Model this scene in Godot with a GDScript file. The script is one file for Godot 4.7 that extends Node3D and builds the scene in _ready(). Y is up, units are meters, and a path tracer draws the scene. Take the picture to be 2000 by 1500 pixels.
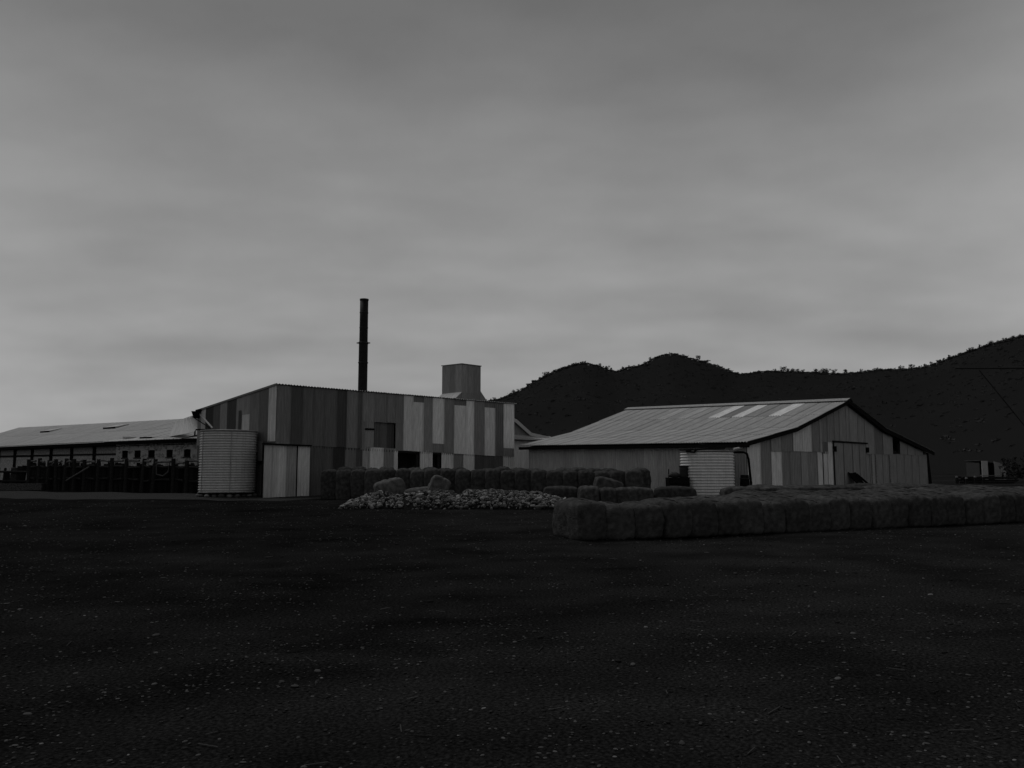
extends Node3D
# Station yard under a heavy overcast sky: patched iron sheds, tanks, wool bales, dark hills.
# Plan coordinates: x to the right, d metres away from the camera (z = -d), y up.

var cam_height := 1.65
var rng := RandomNumberGenerator.new()
var mats := {}
var used := {}
var hill_noise := FastNoiseLite.new()
var lump_noise := FastNoiseLite.new()
var iron_tex: Texture2D
var iron_nrm: Texture2D
var grain_tex: Texture2D
var cloth_tex: Texture2D
var cloth_nrm: Texture2D
var soil_tex: Texture2D
var soil_nrm: Texture2D
var wood_tex: Texture2D
const COUNT := ["first", "second", "third", "fourth", "fifth", "sixth", "seventh", "eighth", "ninth", "tenth", "eleventh", "twelfth", "thirteenth", "fourteenth", "fifteenth", "sixteenth", "seventeenth", "eighteenth", "nineteenth", "twentieth", "twenty-first", "twenty-second", "twenty-third", "twenty-fourth", "twenty-fifth", "twenty-sixth"]
# direction along the yard fronts of both iron buildings, and along their other walls
var fa := Vector2(0.7431, 0.6691)
var fb := Vector2(-0.6691, 0.7431)


func _ready() -> void:
	# ---------------------------------------------------------------- camera, sky, light
	var cam := Camera3D.new()
	cam.name = "camera"
	add_child(cam)
	cam.position = Vector3(0, cam_height, 0)
	cam.rotation = Vector3(atan(165.0 / 1600.0), 0, 0)
	cam.fov = 50.23
	cam.near = 0.05
	cam.far = 6000.0
	cam.current = true
	var env := Environment.new()
	env.background_mode = Environment.BG_SKY
	var sky := Sky.new()
	var pano := PanoramaSkyMaterial.new()
	pano.panorama = make_sky()
	pano.energy_multiplier = 1.0
	sky.sky_material = pano
	env.sky = sky
	env.tonemap_mode = Environment.TONE_MAPPER_LINEAR
	env.tonemap_exposure = 1.0
	env.sdfgi_enabled = true
	env.ssao_enabled = true
	env.ssil_enabled = true
	var we := WorldEnvironment.new()
	we.name = "world_environment"
	we.environment = env
	add_child(we)
	var sun := DirectionalLight3D.new()
	sun.name = "sun"
	sun.light_energy = 0.42
	sun.light_angular_distance = 25.0
	sun.light_color = Color(1, 1, 1)
	sun.shadow_enabled = true
	add_child(sun)
	sun.look_at_from_position(Vector3(-13, 30, -11), Vector3.ZERO)

	rng.seed = 41
	make_textures()
	# ---------------------------------------------------------------- land
	build_ground()
	build_hills()
	# ---------------------------------------------------------------- buildings
	build_wool_store()
	build_scour_works()
	build_rear_shed()
	build_woolshed()
	build_stone_house()
	build_smokestack()
	build_hut()
	# ---------------------------------------------------------------- yard things
	build_left_tank()
	build_right_tank()
	build_fence()
	build_bales()
	build_heap()
	build_store_clutter()
	build_far_right()
	build_skyline_trees()
	build_litter()


# ==================================================================== helpers
func P(x: float, y: float, d: float) -> Vector3:
	return Vector3(x, y, -d)


func G(x: float, d: float) -> float:
	var y := level(d)
	var near: float = clampf(1.0 - absf(d) / 90.0, 0.0, 1.0)
	y += 0.05 * near * lump_noise.get_noise_2d(x * 3.0, d * 3.0)
	y += 0.05 * clampf(1.0 - absf(d) / 30.0, 0.0, 1.0) * lump_noise.get_noise_2d(x * 13.0 + 50.0, d * 20.0)
	return y


func level(d: float) -> float:
	var ks := [-50.0, 0.0, 10.0, 16.0, 22.0, 31.0, 36.0, 45.0, 60.0]
	var vs := [-0.1, 0.0, 0.12, 0.25, 0.30, 0.49, 0.62, 0.72, 0.75]
	if d <= ks[0]:
		return vs[0]
	for i in range(1, 9):
		if d <= ks[i]:
			return lerpf(vs[i - 1], vs[i], (d - ks[i - 1]) / (ks[i] - ks[i - 1]))
	return 0.75


func numbered(called: String) -> String:
	var n: int = used.get(called, 0)
	used[called] = n + 1
	return called if n == 0 else "%s_%03d" % [called, n]


func thing(called: String, label: String, category: String, at := Vector3.ZERO, turn := 0.0, group := "") -> Node3D:
	var o := Node3D.new()
	o.name = numbered(called)
	add_child(o)
	o.position = at
	o.rotation.y = turn
	tag(o, label, category, group)
	return o


func tag(o: Node3D, label: String, category: String, group := "") -> void:
	o.set_meta("label", label)
	o.set_meta("category", category)
	if group:
		o.set_meta("group", group)


func start() -> SurfaceTool:
	var st := SurfaceTool.new()
	st.begin(Mesh.PRIMITIVE_TRIANGLES)
	return st


func put(called: String, st: SurfaceTool, m: Material, parent: Node3D = null, smooth := false) -> MeshInstance3D:
	st.generate_normals()
	var o := MeshInstance3D.new()
	o.mesh = st.commit()
	o.material_override = m
	if parent == null:
		o.name = numbered(called)
		add_child(o)
	else:
		name_in(parent, o, called)
	return o


func name_in(parent: Node3D, o: Node3D, called: String) -> void:
	var key := str(parent.get_instance_id()) + called
	var n: int = used.get(key, 0)
	used[key] = n + 1
	o.name = called if n == 0 else "%s_%03d" % [called, n]
	parent.add_child(o, true)


func use(called: String, mesh: Mesh, m: Material, parent: Node3D, t := Transform3D()) -> MeshInstance3D:
	var o := MeshInstance3D.new()
	o.mesh = mesh
	o.material_override = m
	o.transform = t
	name_in(parent, o, called)
	return o


func quad(st: SurfaceTool, a: Vector3, b: Vector3, c: Vector3, d: Vector3, ua := Vector2.ZERO, ub := Vector2(1, 0), uc := Vector2(1, 1), ud := Vector2(0, 1)) -> void:
	st.set_uv(ua); st.add_vertex(a)
	st.set_uv(uc); st.add_vertex(c)
	st.set_uv(ub); st.add_vertex(b)
	st.set_uv(ua); st.add_vertex(a)
	st.set_uv(ud); st.add_vertex(d)
	st.set_uv(uc); st.add_vertex(c)


func hexa(st: SurfaceTool, p: Array) -> void:
	# p: four corners of the bottom in a ring, then four of the top above them
	st.set_smooth_group(-1)
	quad(st, p[3], p[2], p[1], p[0])
	quad(st, p[4], p[5], p[6], p[7])
	for i in 4:
		var j := (i + 1) % 4
		quad(st, p[i], p[j], p[4 + j], p[4 + i])


func bar(st: SurfaceTool, a: Vector3, b: Vector3, w: float, h: float, side := Vector3.ZERO, rough := 0.0) -> void:
	# a squared timber from a to b
	var along := (b - a).normalized()
	var s := side
	if s == Vector3.ZERO:
		s = along.cross(Vector3.UP)
		if s.length() < 0.1:
			s = Vector3.RIGHT
	s = (s - along * s.dot(along)).normalized()
	var u := along.cross(s).normalized()
	var p := []
	for e in [a, b]:
		for k in [[-1, -1], [1, -1], [1, 1], [-1, 1]]:
			var j := Vector3(rng.randf_range(-rough, rough), rng.randf_range(-rough, rough), rng.randf_range(-rough, rough))
			p.append(e + s * (k[0] * w * 0.5) + u * (k[1] * h * 0.5) + j)
	hexa(st, p)


func pole(st: SurfaceTool, pts: Array, radii: Array, n := 8, smooth := true) -> void:
	# a round tapered or bent pole with closed ends
	var rings := []
	for i in pts.size():
		var dir: Vector3 = (pts[mini(i + 1, pts.size() - 1)] - pts[maxi(i - 1, 0)]).normalized()
		var s := dir.cross(Vector3.UP if absf(dir.y) < 0.95 else Vector3.RIGHT).normalized()
		var u := dir.cross(s)
		var ring := []
		for k in n:
			var w := TAU * k / n
			ring.append(pts[i] + (s * cos(w) + u * sin(w)) * radii[i])
		rings.append(ring)
	st.set_smooth_group(0 if smooth else -1)
	for i in pts.size() - 1:
		for k in n:
			var j := (k + 1) % n
			quad(st, rings[i][k], rings[i][j], rings[i + 1][j], rings[i + 1][k], Vector2(float(k) / n, i), Vector2(float(k + 1) / n, i), Vector2(float(k + 1) / n, i + 1), Vector2(float(k) / n, i + 1))
	st.set_smooth_group(-1)
	for e in [0, pts.size() - 1]:
		for k in n:
			st.set_uv(Vector2.ZERO)
			st.add_vertex(pts[e])
			st.add_vertex(rings[e][k] if e == 0 else rings[e][(k + 1) % n])
			st.add_vertex(rings[e][(k + 1) % n] if e == 0 else rings[e][k])


func lathe(st: SurfaceTool, profile: Array, n: int, at: Vector3, sag := 0.0) -> void:
	st.set_smooth_group(0)
	for i in profile.size() - 1:
		for k in n:
			var p := []
			for c in [[i, k], [i, k + 1], [i + 1, k + 1], [i + 1, k]]:
				var w: float = TAU * (c[1] % n) / n
				var r: float = profile[c[0]].x * (1.0 + sag * sin(w * 3.0 + 1.0) + sag * 0.6 * sin(w * 7.0))
				p.append(at + Vector3(cos(w) * r, profile[c[0]].y, sin(w) * r))
			quad(st, p[0], p[1], p[2], p[3], Vector2(float(k) / n * 3.0, profile[i].y * 0.5), Vector2(float(k + 1) / n * 3.0, profile[i].y * 0.5), Vector2(float(k + 1) / n * 3.0, profile[i + 1].y * 0.5), Vector2(float(k) / n * 3.0, profile[i + 1].y * 0.5))


# a sheet of corrugated iron between four corners; ripples run from the lower to the upper edge
func iron(parent: Node3D, a: Vector3, b: Vector3, a2: Vector3, b2: Vector3, tone: float, called := "sheet", pitch := 0.127, amp := 0.021) -> MeshInstance3D:
	var st := start()
	var width := (b - a).length()
	var ripples := maxi(1, int(round(width / pitch)))
	var n := ripples * 4
	var out := (b - a).cross(a2 - a).normalized()
	var shift := Vector2(rng.randf() * 7.0, rng.randf() * 7.0)
	var lift := rng.randf_range(-0.003, 0.003)
	st.set_smooth_group(0)
	var lo := []
	var hi := []
	for i in n + 1:
		var f := float(i) / n
		var o := out * (amp * cos(f * ripples * TAU) + lift)
		lo.append(a.lerp(b, f) + o)
		hi.append(a2.lerp(b2, f) + o)
	var tall := ((a2 - a).length() + (b2 - b).length()) * 0.5
	for i in n:
		var u0 := shift.x + width * i / n * 0.8
		var u1 := shift.x + width * (i + 1) / n * 0.8
		quad(st, lo[i], lo[i + 1], hi[i + 1], hi[i], Vector2(u0, shift.y), Vector2(u1, shift.y), Vector2(u1, shift.y + tall * 0.22), Vector2(u0, shift.y + tall * 0.22))
	return put(called, st, iron_mat(tone), parent)


# a sheet on an upright wall: o is the wall's corner, dir its direction in plan, out how far it stands proud
func wall_sheet(parent: Node3D, o: Vector2, dir: Vector2, nrm: Vector2, t0: float, t1: float, lo0: float, hi0: float, tone: float, out := 0.0, lo1 := -99.0, hi1 := -99.0, called := "sheet") -> MeshInstance3D:
	if lo1 < -90.0:
		lo1 = lo0
	if hi1 < -90.0:
		hi1 = hi0
	var e := 0.012
	var j := rng.randf_range(-0.012, 0.012)
	var off := nrm * (out + rng.randf_range(0.0, 0.012))
	var p := o + dir * (t0 - e) + off
	var q := o + dir * (t1 + e) + off
	return iron(parent, P(p.x, lo0 + j, p.y), P(q.x, lo1 + j, q.y), P(p.x, hi0, p.y), P(q.x, hi1, q.y), tone, called)


# ==================================================================== materials
func grey(v: float) -> Color:
	return Color(v, v, v).linear_to_srgb()


func worn(t: float) -> float:
	# paint and zinc left on a sheet: new ones are pale, old ones almost black with rust and soot
	return minf(1.8 * pow(t, 1.6), 0.86)


func iron_mat(tone: float) -> StandardMaterial3D:
	var key := "iron%d" % int(round(tone * 200.0))
	if not mats.has(key):
		var m := StandardMaterial3D.new()
		m.albedo_color = grey(tone)
		m.albedo_texture = iron_tex
		m.roughness = 0.62
		m.metallic_specular = 0.3
		mats[key] = m
	return mats[key]


func flat_mat(key: String, tone: float, rough: float, tex: Texture2D = null, nrm: Texture2D = null, scale := 1.0, world := false, depth := 1.0) -> StandardMaterial3D:
	if not mats.has(key):
		var m := StandardMaterial3D.new()
		m.albedo_color = grey(tone)
		m.roughness = rough
		m.metallic_specular = 0.25 if rough < 0.85 else 0.04
		if tex:
			m.albedo_texture = tex
			m.uv1_triplanar = true
			m.uv1_world_triplanar = world
			m.uv1_scale = Vector3.ONE * scale
		if nrm:
			m.normal_enabled = true
			m.normal_texture = nrm
			m.normal_scale = depth
		mats[key] = m
	return mats[key]


func timber(tone := 0.05) -> StandardMaterial3D:
	return flat_mat("timber%d" % int(tone * 500.0), tone, 0.9, wood_tex, null, 0.9)


func noise_tex(freq: float, lo: float, hi: float, sd: int, as_normal := false, strength := 6.0, kind := FastNoiseLite.TYPE_SIMPLEX_SMOOTH, octaves := 5) -> NoiseTexture2D:
	var n := FastNoiseLite.new()
	n.noise_type = kind
	n.frequency = freq
	n.seed = sd
	n.fractal_octaves = octaves
	var t := NoiseTexture2D.new()
	t.width = 512
	t.height = 512
	t.seamless = true
	t.noise = n
	if as_normal:
		t.as_normal_map = true
		t.bump_strength = strength
	else:
		var g := Gradient.new()
		g.set_color(0, Color(lo, lo, lo))
		g.set_color(1, Color(hi, hi, hi))
		t.color_ramp = g
	return t


func make_textures() -> void:
	hill_noise.noise_type = FastNoiseLite.TYPE_SIMPLEX_SMOOTH
	hill_noise.frequency = 0.006
	hill_noise.fractal_octaves = 5
	hill_noise.seed = 5
	lump_noise.noise_type = FastNoiseLite.TYPE_SIMPLEX_SMOOTH
	lump_noise.frequency = 0.05
	lump_noise.fractal_octaves = 4
	lump_noise.seed = 9
	# weathered galvanised iron: run-off streaks down the sheet, blotches of rust, fine mottling
	var n := FastNoiseLite.new()
	n.noise_type = FastNoiseLite.TYPE_SIMPLEX_SMOOTH
	n.fractal_octaves = 4
	n.frequency = 1.0
	n.seed = 3
	var im := Image.create(512, 512, false, Image.FORMAT_RGB8)
	for y in 512:
		for x in 512:
			var u := TAU * x / 512.0
			var v := TAU * y / 512.0
			var streak := n.get_noise_3d(cos(u) * 9.0, sin(u) * 9.0, cos(v) * 0.55) 
			var blot := n.get_noise_3d(cos(u) * 1.3 + 20.0, sin(u) * 1.3 + sin(v) * 1.1, cos(v) * 1.1)
			var fine := n.get_noise_3d(x * 0.11, y * 0.11, 7.0)
			var s := 0.90 + 0.07 * streak + 0.10 * blot + 0.05 * fine
			s -= 0.5 * maxf(0.0, -0.22 - streak) * clampf(0.6 + blot, 0.0, 1.0)
			s = clampf(s, 0.25, 1.0)
			im.set_pixel(x, y, Color(s, s, s))
	im.generate_mipmaps()
	iron_tex = ImageTexture.create_from_image(im)
	grain_tex = noise_tex(0.02, 0.55, 1.0, 12)
	cloth_tex = noise_tex(0.013, 0.55, 1.0, 21)
	cloth_nrm = noise_tex(0.05, 0, 1, 22, true, 7.0)
	soil_tex = noise_tex(0.085, 0.38, 1.0, 31, false, 0.0, FastNoiseLite.TYPE_SIMPLEX_SMOOTH, 6)
	soil_nrm = noise_tex(0.11, 0, 1, 32, true, 9.0, FastNoiseLite.TYPE_SIMPLEX_SMOOTH, 6)
	wood_tex = noise_tex(0.03, 0.45, 1.0, 41)


func make_sky() -> Texture2D:
	var w := 1536
	var h := 768
	var n := FastNoiseLite.new()
	n.noise_type = FastNoiseLite.TYPE_SIMPLEX_SMOOTH
	n.fractal_octaves = 5
	n.frequency = 1.0
	n.seed = 17
	var im := Image.create(w, h, false, Image.FORMAT_RGB8)
	for y in h:
		var elev := (0.5 - (y + 0.5) / h) * PI
		var up := sin(elev)
		for x in w:
			var az := (x + 0.5) / w * TAU
			if az > PI:
				az -= TAU
			var v := 0.30
			if up > -0.02:
				var e := maxf(up, 0.0)
				# flat stratus seen from below: a sheet of cloud overhead
				var k := 0.9 / (e + 0.16)
				var px := sin(az) * cos(elev) * k
				var pz := cos(az) * cos(elev) * k
				var c := n.get_noise_3d(px * 0.8, pz * 1.5, 3.0)
				var c2 := n.get_noise_3d(px * 2.6 + 11.0, pz * 3.4, 9.0)
				var bandy := n.get_noise_3d(sin(az) * 1.5, cos(az) * 1.5, elev * 16.0)
				v = 0.512 + 0.120 * exp(-e / 0.35) + 0.05 * smoothstep(0.42, 0.7, absf(az)) - 0.115 * smoothstep(0.27, 0.56, e)
				v += 0.05 * c + 0.026 * c2 + 0.022 * bandy * clampf(1.0 - e * 1.4, 0.0, 1.0)
			v = clampf(v, 0.1, 0.8)
			im.set_pixel(x, y, Color(v, v, v))
	return ImageTexture.create_from_image(im)


# ==================================================================== land
func build_ground() -> void:
	var st := start()
	var n := 360
	var radii := []
	var r := 0.4
	while r < 3500.0:
		radii.append(r)
		r += maxf(0.14, r * (0.021 if r < 60.0 else 0.09))
	var tint := FastNoiseLite.new()
	tint.seed = 77
	tint.frequency = 0.12
	tint.fractal_octaves = 5
	radii.push_front(0.001)
	for i in radii.size():
		for k in n + 1:
			var w: float = TAU * (k % n) / n
			var x: float = sin(w) * radii[i]
			var d: float = cos(w) * radii[i]
			var c := 0.026 * (1.0 + 0.5 * tint.get_noise_2d(x, d * 1.6) + 0.6 * tint.get_noise_2d(x * 4.0 + 90.0, d * 7.0)) * (1.0 + 0.24 * clampf(x / 8.0, -1.0, 1.0))
			c = clampf(c, 0.008, 0.07)
			st.set_smooth_group(0)
			st.set_color(Color(c, c, c))
			st.set_uv(Vector2(x, d))
			st.add_vertex(P(x, G(x, d), d))
	for i in radii.size() - 1:
		for k in n:
			var a := i * (n + 1) + k
			for v in [a, a + n + 2, a + 1, a, a + n + 1, a + n + 2]:
				st.add_index(v)
	st.generate_normals()
	var m := StandardMaterial3D.new()
	m.vertex_color_use_as_albedo = true
	m.albedo_texture = soil_tex
	m.normal_enabled = true
	m.normal_texture = soil_nrm
	m.normal_scale = 0.6
	m.uv1_triplanar = true
	m.uv1_world_triplanar = true
	m.uv1_scale = Vector3.ONE * 0.55
	m.roughness = 1.0
	m.metallic_specular = 0.03
	var o := MeshInstance3D.new()
	o.name = "ground"
	o.mesh = st.commit()
	o.material_override = m
	add_child(o)
	o.set_meta("kind", "structure")
	o.set_meta("label", "dark bare stony yard ground running to the hills")
	# paler trodden strip in front of the yards and the works
	st = start()
	var cols := 120
	for i in cols:
		var row := []
		for e in 2:
			var f := float(i + e) / cols
			var x := lerpf(-26.0, -5.0, f)
			var far := lerpf(37.3, 32.3, f) + 0.25 * sin(x * 1.7)
			var near := lerpf(32.2, 30.0, f) + 0.3 * sin(x * 0.9 + 1.0) + 0.15 * sin(x * 3.1)
			if f > 0.85:
				near = lerpf(near, far, (f - 0.85) / 0.15)
			for q in 5:
				var d := lerpf(near, far, q / 4.0)
				row.append(P(x, G(x, d) + 0.035 - 0.03 * float(q == 0), d))
		st.set_smooth_group(0)
		for q in 4:
			quad(st, row[q], row[5 + q], row[6 + q], row[q + 1])
	var path := put("path", st, flat_mat("track", 0.085, 1.0, soil_tex, soil_nrm, 0.5, true))
	path.set_meta("kind", "structure")
	path.set_meta("label", "paler trodden strip of earth in front of the stockyard fence")


var crest_az := [-30.0, -16.0, -8.0, -4.0, -1.62, -0.72, 0.0, 1.08, 2.16, 3.24, 4.32, 5.04, 5.93, 6.82, 7.42, 8.06, 8.95, 9.66, 10.36, 11.06, 11.75, 12.44, 13.46, 14.47, 15.14, 15.71, 16.47, 17.47, 18.77, 20.68, 22.24, 23.47, 24.38, 25.56, 26.73, 27.6, 28.75, 29.87, 30.96, 32.3, 38.0, 46.0, 58.0, 75.0, 95.0]
var crest_el := [0.0, 0.012, 0.05, 0.072, 0.0817, 0.0855, 0.0905, 0.1006, 0.1119, 0.12, 0.1262, 0.128, 0.1252, 0.1187, 0.1161, 0.1215, 0.1231, 0.1298, 0.1351, 0.1379, 0.1345, 0.1316, 0.1262, 0.1195, 0.1136, 0.1108, 0.1116, 0.1129, 0.1114, 0.1089, 0.1066, 0.1079, 0.1101, 0.1084, 0.1096, 0.1138, 0.121, 0.1263, 0.132, 0.1366, 0.158, 0.165, 0.13, 0.06, 0.0]


func crest(az: float) -> Vector2:
	# (distance, height) of the skyline ridge in a compass direction seen from the yard
	var el := 0.0
	for i in range(1, crest_az.size()):
		if az <= crest_az[i]:
			el = lerpf(crest_el[i - 1], crest_el[i], clampf((az - crest_az[i - 1]) / (crest_az[i] - crest_az[i - 1]), 0.0, 1.0))
			break
	var dist := 640.0 + 60.0 * smoothstep(13.0, 20.0, az) - 230.0 * smoothstep(24.0, 36.0, az)
	return Vector2(dist, cam_height + dist * el)


func hill_y(az: float, r: float) -> float:
	var c := crest(az)
	var u := r / c.x
	var x := sin(deg_to_rad(az)) * r
	var d := cos(deg_to_rad(az)) * r
	var p := 0.0
	if u <= 1.0:
		p = pow(clampf((u - 0.25) / 0.75, 0.0, 1.0), 1.3)
	else:
		p = 1.0 - 0.9 * smoothstep(1.0, 1.9, u)
	var rough := hill_noise.get_noise_2d(x, d)
	var gully := absf(hill_noise.get_noise_2d(x * 1.7 + 300.0, d * 0.6))
	var amp: float = clampf(c.y / 60.0, 0.0, 1.0) * (0.8 + 9.0 * p * clampf((1.0 - u) * 4.0, 0.0, 1.0))
	return 0.55 + (c.y - 0.55) * p + amp * rough + amp * 0.9 * (0.25 - gully) * clampf((1.0 - u) * 5.0, 0.0, 1.0) - 0.6 * float(u < 0.25)


func build_hills() -> void:
	var st := start()
	var na := 300
	var nr := 70
	for i in nr + 1:
		for k in na + 1:
			var az := lerpf(-30.0, 95.0, float(k) / na)
			var r: float = crest(az).x * lerpf(0.22, 2.0, pow(float(i) / nr, 1.0))
			st.set_smooth_group(0)
			st.set_uv(Vector2(az, r))
			st.add_vertex(P(sin(deg_to_rad(az)) * r, hill_y(az, r), cos(deg_to_rad(az)) * r))
	for i in nr:
		for k in na:
			var a := i * (na + 1) + k
			for v in [a, a + na + 2, a + 1, a, a + na + 1, a + na + 2]:
				st.add_index(v)
	st.generate_normals()
	var o := MeshInstance3D.new()
	o.name = "hills"
	o.mesh = st.commit()
	o.material_override = flat_mat("hillside", 0.027, 1.0, soil_tex, null, 0.11, true)
	add_child(o)
	o.set_meta("kind", "structure")
	o.set_meta("label", "dark scrubby hills with two humps rising behind the sheds")
	# scrub on the slopes
	var clump := start()
	for j in 26:
		var c := Vector3(rng.randf_range(-1, 1), rng.randf_range(0.1, 1.2), rng.randf_range(-1, 1)) * 0.75
		var s := rng.randf_range(0.3, 0.65)
		clump.set_smooth_group(-1)
		var pts := []
		for q in 3:
			pts.append(c + Vector3(rng.randf_range(-1, 1), rng.randf_range(-1, 1), rng.randf_range(-1, 1)) * s)
		for p in pts:
			clump.set_uv(Vector2.ZERO)
			clump.add_vertex(p)
	clump.generate_normals()
	var mm := MultiMesh.new()
	mm.transform_format = MultiMesh.TRANSFORM_3D
	mm.use_colors = true
	mm.mesh = clump.commit()
	mm.instance_count = 8500
	for i in 8500:
		var az := rng.randf_range(-8.0, 50.0)
		var r: float = crest(az).x * (lerpf(0.3, 1.03, sqrt(rng.randf())) if i < 4700 else rng.randf_range(.985, 1.005))
		var s := rng.randf_range(0.3, 0.9) if i < 4700 else rng.randf_range(.35, 1.35)
		if rng.randf() < 0.08:
			s *= 1.7
		var b := Basis(Vector3.UP, rng.randf() * TAU).scaled(Vector3(s * rng.randf_range(0.8, 1.4), s, s * rng.randf_range(0.8, 1.4)))
		mm.set_instance_transform(i, Transform3D(b, P(sin(deg_to_rad(az)) * r, hill_y(az, r) - 0.2, cos(deg_to_rad(az)) * r)))
		var c := rng.randf_range(0.022, 0.05)
		mm.set_instance_color(i, Color(c, c, c))
	var mi := MultiMeshInstance3D.new()
	mi.name = "hill_scrub"
	mi.multimesh = mm
	var m := StandardMaterial3D.new()
	m.vertex_color_use_as_albedo = true
	m.roughness = 1.0
	m.metallic_specular = 0.03
	mi.material_override = m
	add_child(mi)
	mi.set_meta("kind", "stuff")
	tag(mi, "dark low scrub scattered over the hill slopes", "scrub")


# ==================================================================== the wool store (right)
var store_o := Vector2(8.98, 31.5)


func store_h(t: float, s: float) -> float:
	# roof surface over the front slope: t across the gable, s away along the building
	var ts := [-0.4, 0.0, 3.47, 8.1, 11.74, 17.06, 17.5]
	var hs := [2.62, 2.69, 3.31, 4.69, 3.53, 2.55, 2.47]
	var ks := [0.0098, 0.0098, 0.018, 0.0225, 0.018, 0.0098, 0.0098]
	for i in range(1, 7):
		if t <= ts[i]:
			var f: float = (t - ts[i - 1]) / (ts[i] - ts[i - 1])
			return lerpf(hs[i - 1], hs[i], f) + s * lerpf(ks[i - 1], ks[i], f)
	return 2.47


func store_p(t: float, s: float, lift := 0.0) -> Vector3:
	var q: Vector2 = store_o + fa * t + fb * s
	return P(q.x, store_h(t, s) + lift, q.y)


func build_wool_store() -> void:
	var o := thing("wool_store", "wide corrugated iron wool store with low broken-back gable roof and patched end wall", "shed")
	var out := Vector2(0.6691, -0.7431)
	var b := 0.4
	var drop := 0.14
	# end wall, tones are those of the sheets themselves
	var lower := [[0.01, 0.95, 2.69, .78], [0.95, 1.73, 2.9, .27], [1.73, 2.54, 2.35, .78], [2.54, 3.18, 2.36, .26], [3.18, 4.08, 2.36, .27], [4.08, 4.68, 2.37, .36], [4.68, 5.46, 2.38, .27], [5.46, 5.86, 2.38, .74], [5.97, 6.32, 2.38, .64], [6.38, 6.84, 2.83, .74],
		[9.95, 10.4, 2.34, .31], [10.4, 10.87, 2.34, .35], [10.9, 11.75, 2.35, .28], [11.75, 12.47, 2.35, .27], [12.47, 13.3, 2.35, .26], [13.3, 14.2, 2.36, .25], [14.2, 15.1, 2.36, .25], [15.1, 15.95, 2.36, .25], [15.95, 16.95, 2.36, .25]]
	for q in lower:
		var h0: float = minf(q[2], store_h(q[0], 0) - drop)
		var h1: float = minf(q[2], store_h(q[1], 0) - drop)
		wall_sheet(o, store_o, fa, out, q[0], q[1], b, h0, q[3], 0.0, b, h1)
	var upper := [[1.73, 2.54, 2.33, .36], [2.54, 3.42, 2.33, .26], [3.42, 4.2, 2.35, .66], [4.2, 4.94, 2.35, .7], [4.94, 5.68, 2.36, .26], [5.68, 5.84, 2.36, .38], [5.84, 6.36, 2.8, .25], [6.36, 7.0, 2.8, .26], [7.0, 7.48, 2.8, .28], [7.48, 8.45, 2.79, .30], [8.45, 9.25, 2.78, .33], [9.25, 9.95, 2.78, .30],
		[9.95, 10.9, 2.32, .31], [10.9, 11.8, 2.32, .17], [11.8, 12.85, 2.32, .29], [13.7, 14.6, 2.33, .24], [14.6, 15.5, 2.33, .25], [15.5, 16.4, 2.33, .24]]
	for q in upper:
		var h0: float = store_h(q[0], 0) - drop
		var h1: float = store_h(q[1], 0) - drop
		if h0 > q[2] + 0.05 or h1 > q[2] + 0.05:
			if q[0] < 8.1 and q[1] > 8.1:
				wall_sheet(o, store_o, fa, out, q[0], 8.08, q[2], h0, q[3], 0.03, -99, store_h(8.08, 0) - drop)
				wall_sheet(o, store_o, fa, out, 8.12, q[1], q[2], store_h(8.12, 0) - drop, q[3], 0.03, -99, h1)
			else:
				wall_sheet(o, store_o, fa, out, q[0], q[1], q[2], h0, q[3], 0.03, -99, h1)
	# small dark patch between strips, frame of the vent opening
	wall_sheet(o, store_o, fa, out, 5.86, 6.36, 2.3, 2.84, .15, 0.015)
	var st := start()
	for e in [[12.87, 2.4, 13.69, 2.4], [12.87, 2.4, 12.87, 2.98], [13.69, 2.4, 13.69, 2.85]]:
		var p1: Vector2 = store_o + fa * e[0] - out * 0.05
		var p2: Vector2 = store_o + fa * e[2] - out * 0.05
		bar(st, P(p1.x, e[1], p1.y), P(p2.x, e[3], p2.y), 0.09, 0.09)
	put("vent_frame", st, timber(0.03), o)
	# two doors hung under a dark track
	for dd in [[6.86, 8.55, 0.055], [8.61, 9.92, 0.04]]:
		var door := Node3D.new()
		name_in(o, door, "door")
		var w: float = (dd[1] - dd[0]) / 2.0
		for i in 2:
			wall_sheet(door, store_o, fa, out, dd[0] + w * i + 0.03, dd[0] + w * (i + 1) - 0.03, 0.45, 2.78, [.29, .27][i] + rng.randf_range(-.015, .015), dd[2])
		for e in [dd[0], dd[1]]:
			st = start()
			var p1: Vector2 = store_o + fa * e + out * 0.035
			bar(st, P(p1.x, 0.45, p1.y), P(p1.x, 2.79, p1.y), 0.045, 0.05)
			put("edge_batten", st, timber(0.035), door)
		var hx: float = dd[0] + 0.02 if dd[0] < 8.0 else dd[1] + 0.1
		var hp: Vector2 = store_o + fa * hx + out * 0.1
		st = start()
		bar(st, P(hp.x, 2.38, hp.y), P(hp.x, 2.62, hp.y), 0.13, 0.1)
		put("hanger", st, timber(0.012), door)
	st = start()
	var ta: Vector2 = store_o + fa * 6.75 + out * 0.09
	var tb: Vector2 = store_o + fa * 10.05 + out * 0.09
	bar(st, P(ta.x, 2.84, ta.y), P(tb.x, 2.81, tb.y), 0.07, 0.06)
	put("door_track", st, timber(0.03), o)
	# pale upright battens on the right of the doors
	for e in [[10.52, 0.035], [10.98, 0.05], [12.47, 0.04]]:
		var p1: Vector2 = store_o + fa * e[0] + out * 0.05
		st = start()
		bar(st, P(p1.x, 0.5, p1.y), P(p1.x, 2.34, p1.y), e[1], 0.04)
		put("batten", st, timber(0.42), o)
	# long side wall
	var side := Vector2(-0.7431, -0.6691)
	var s := 0.02
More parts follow.
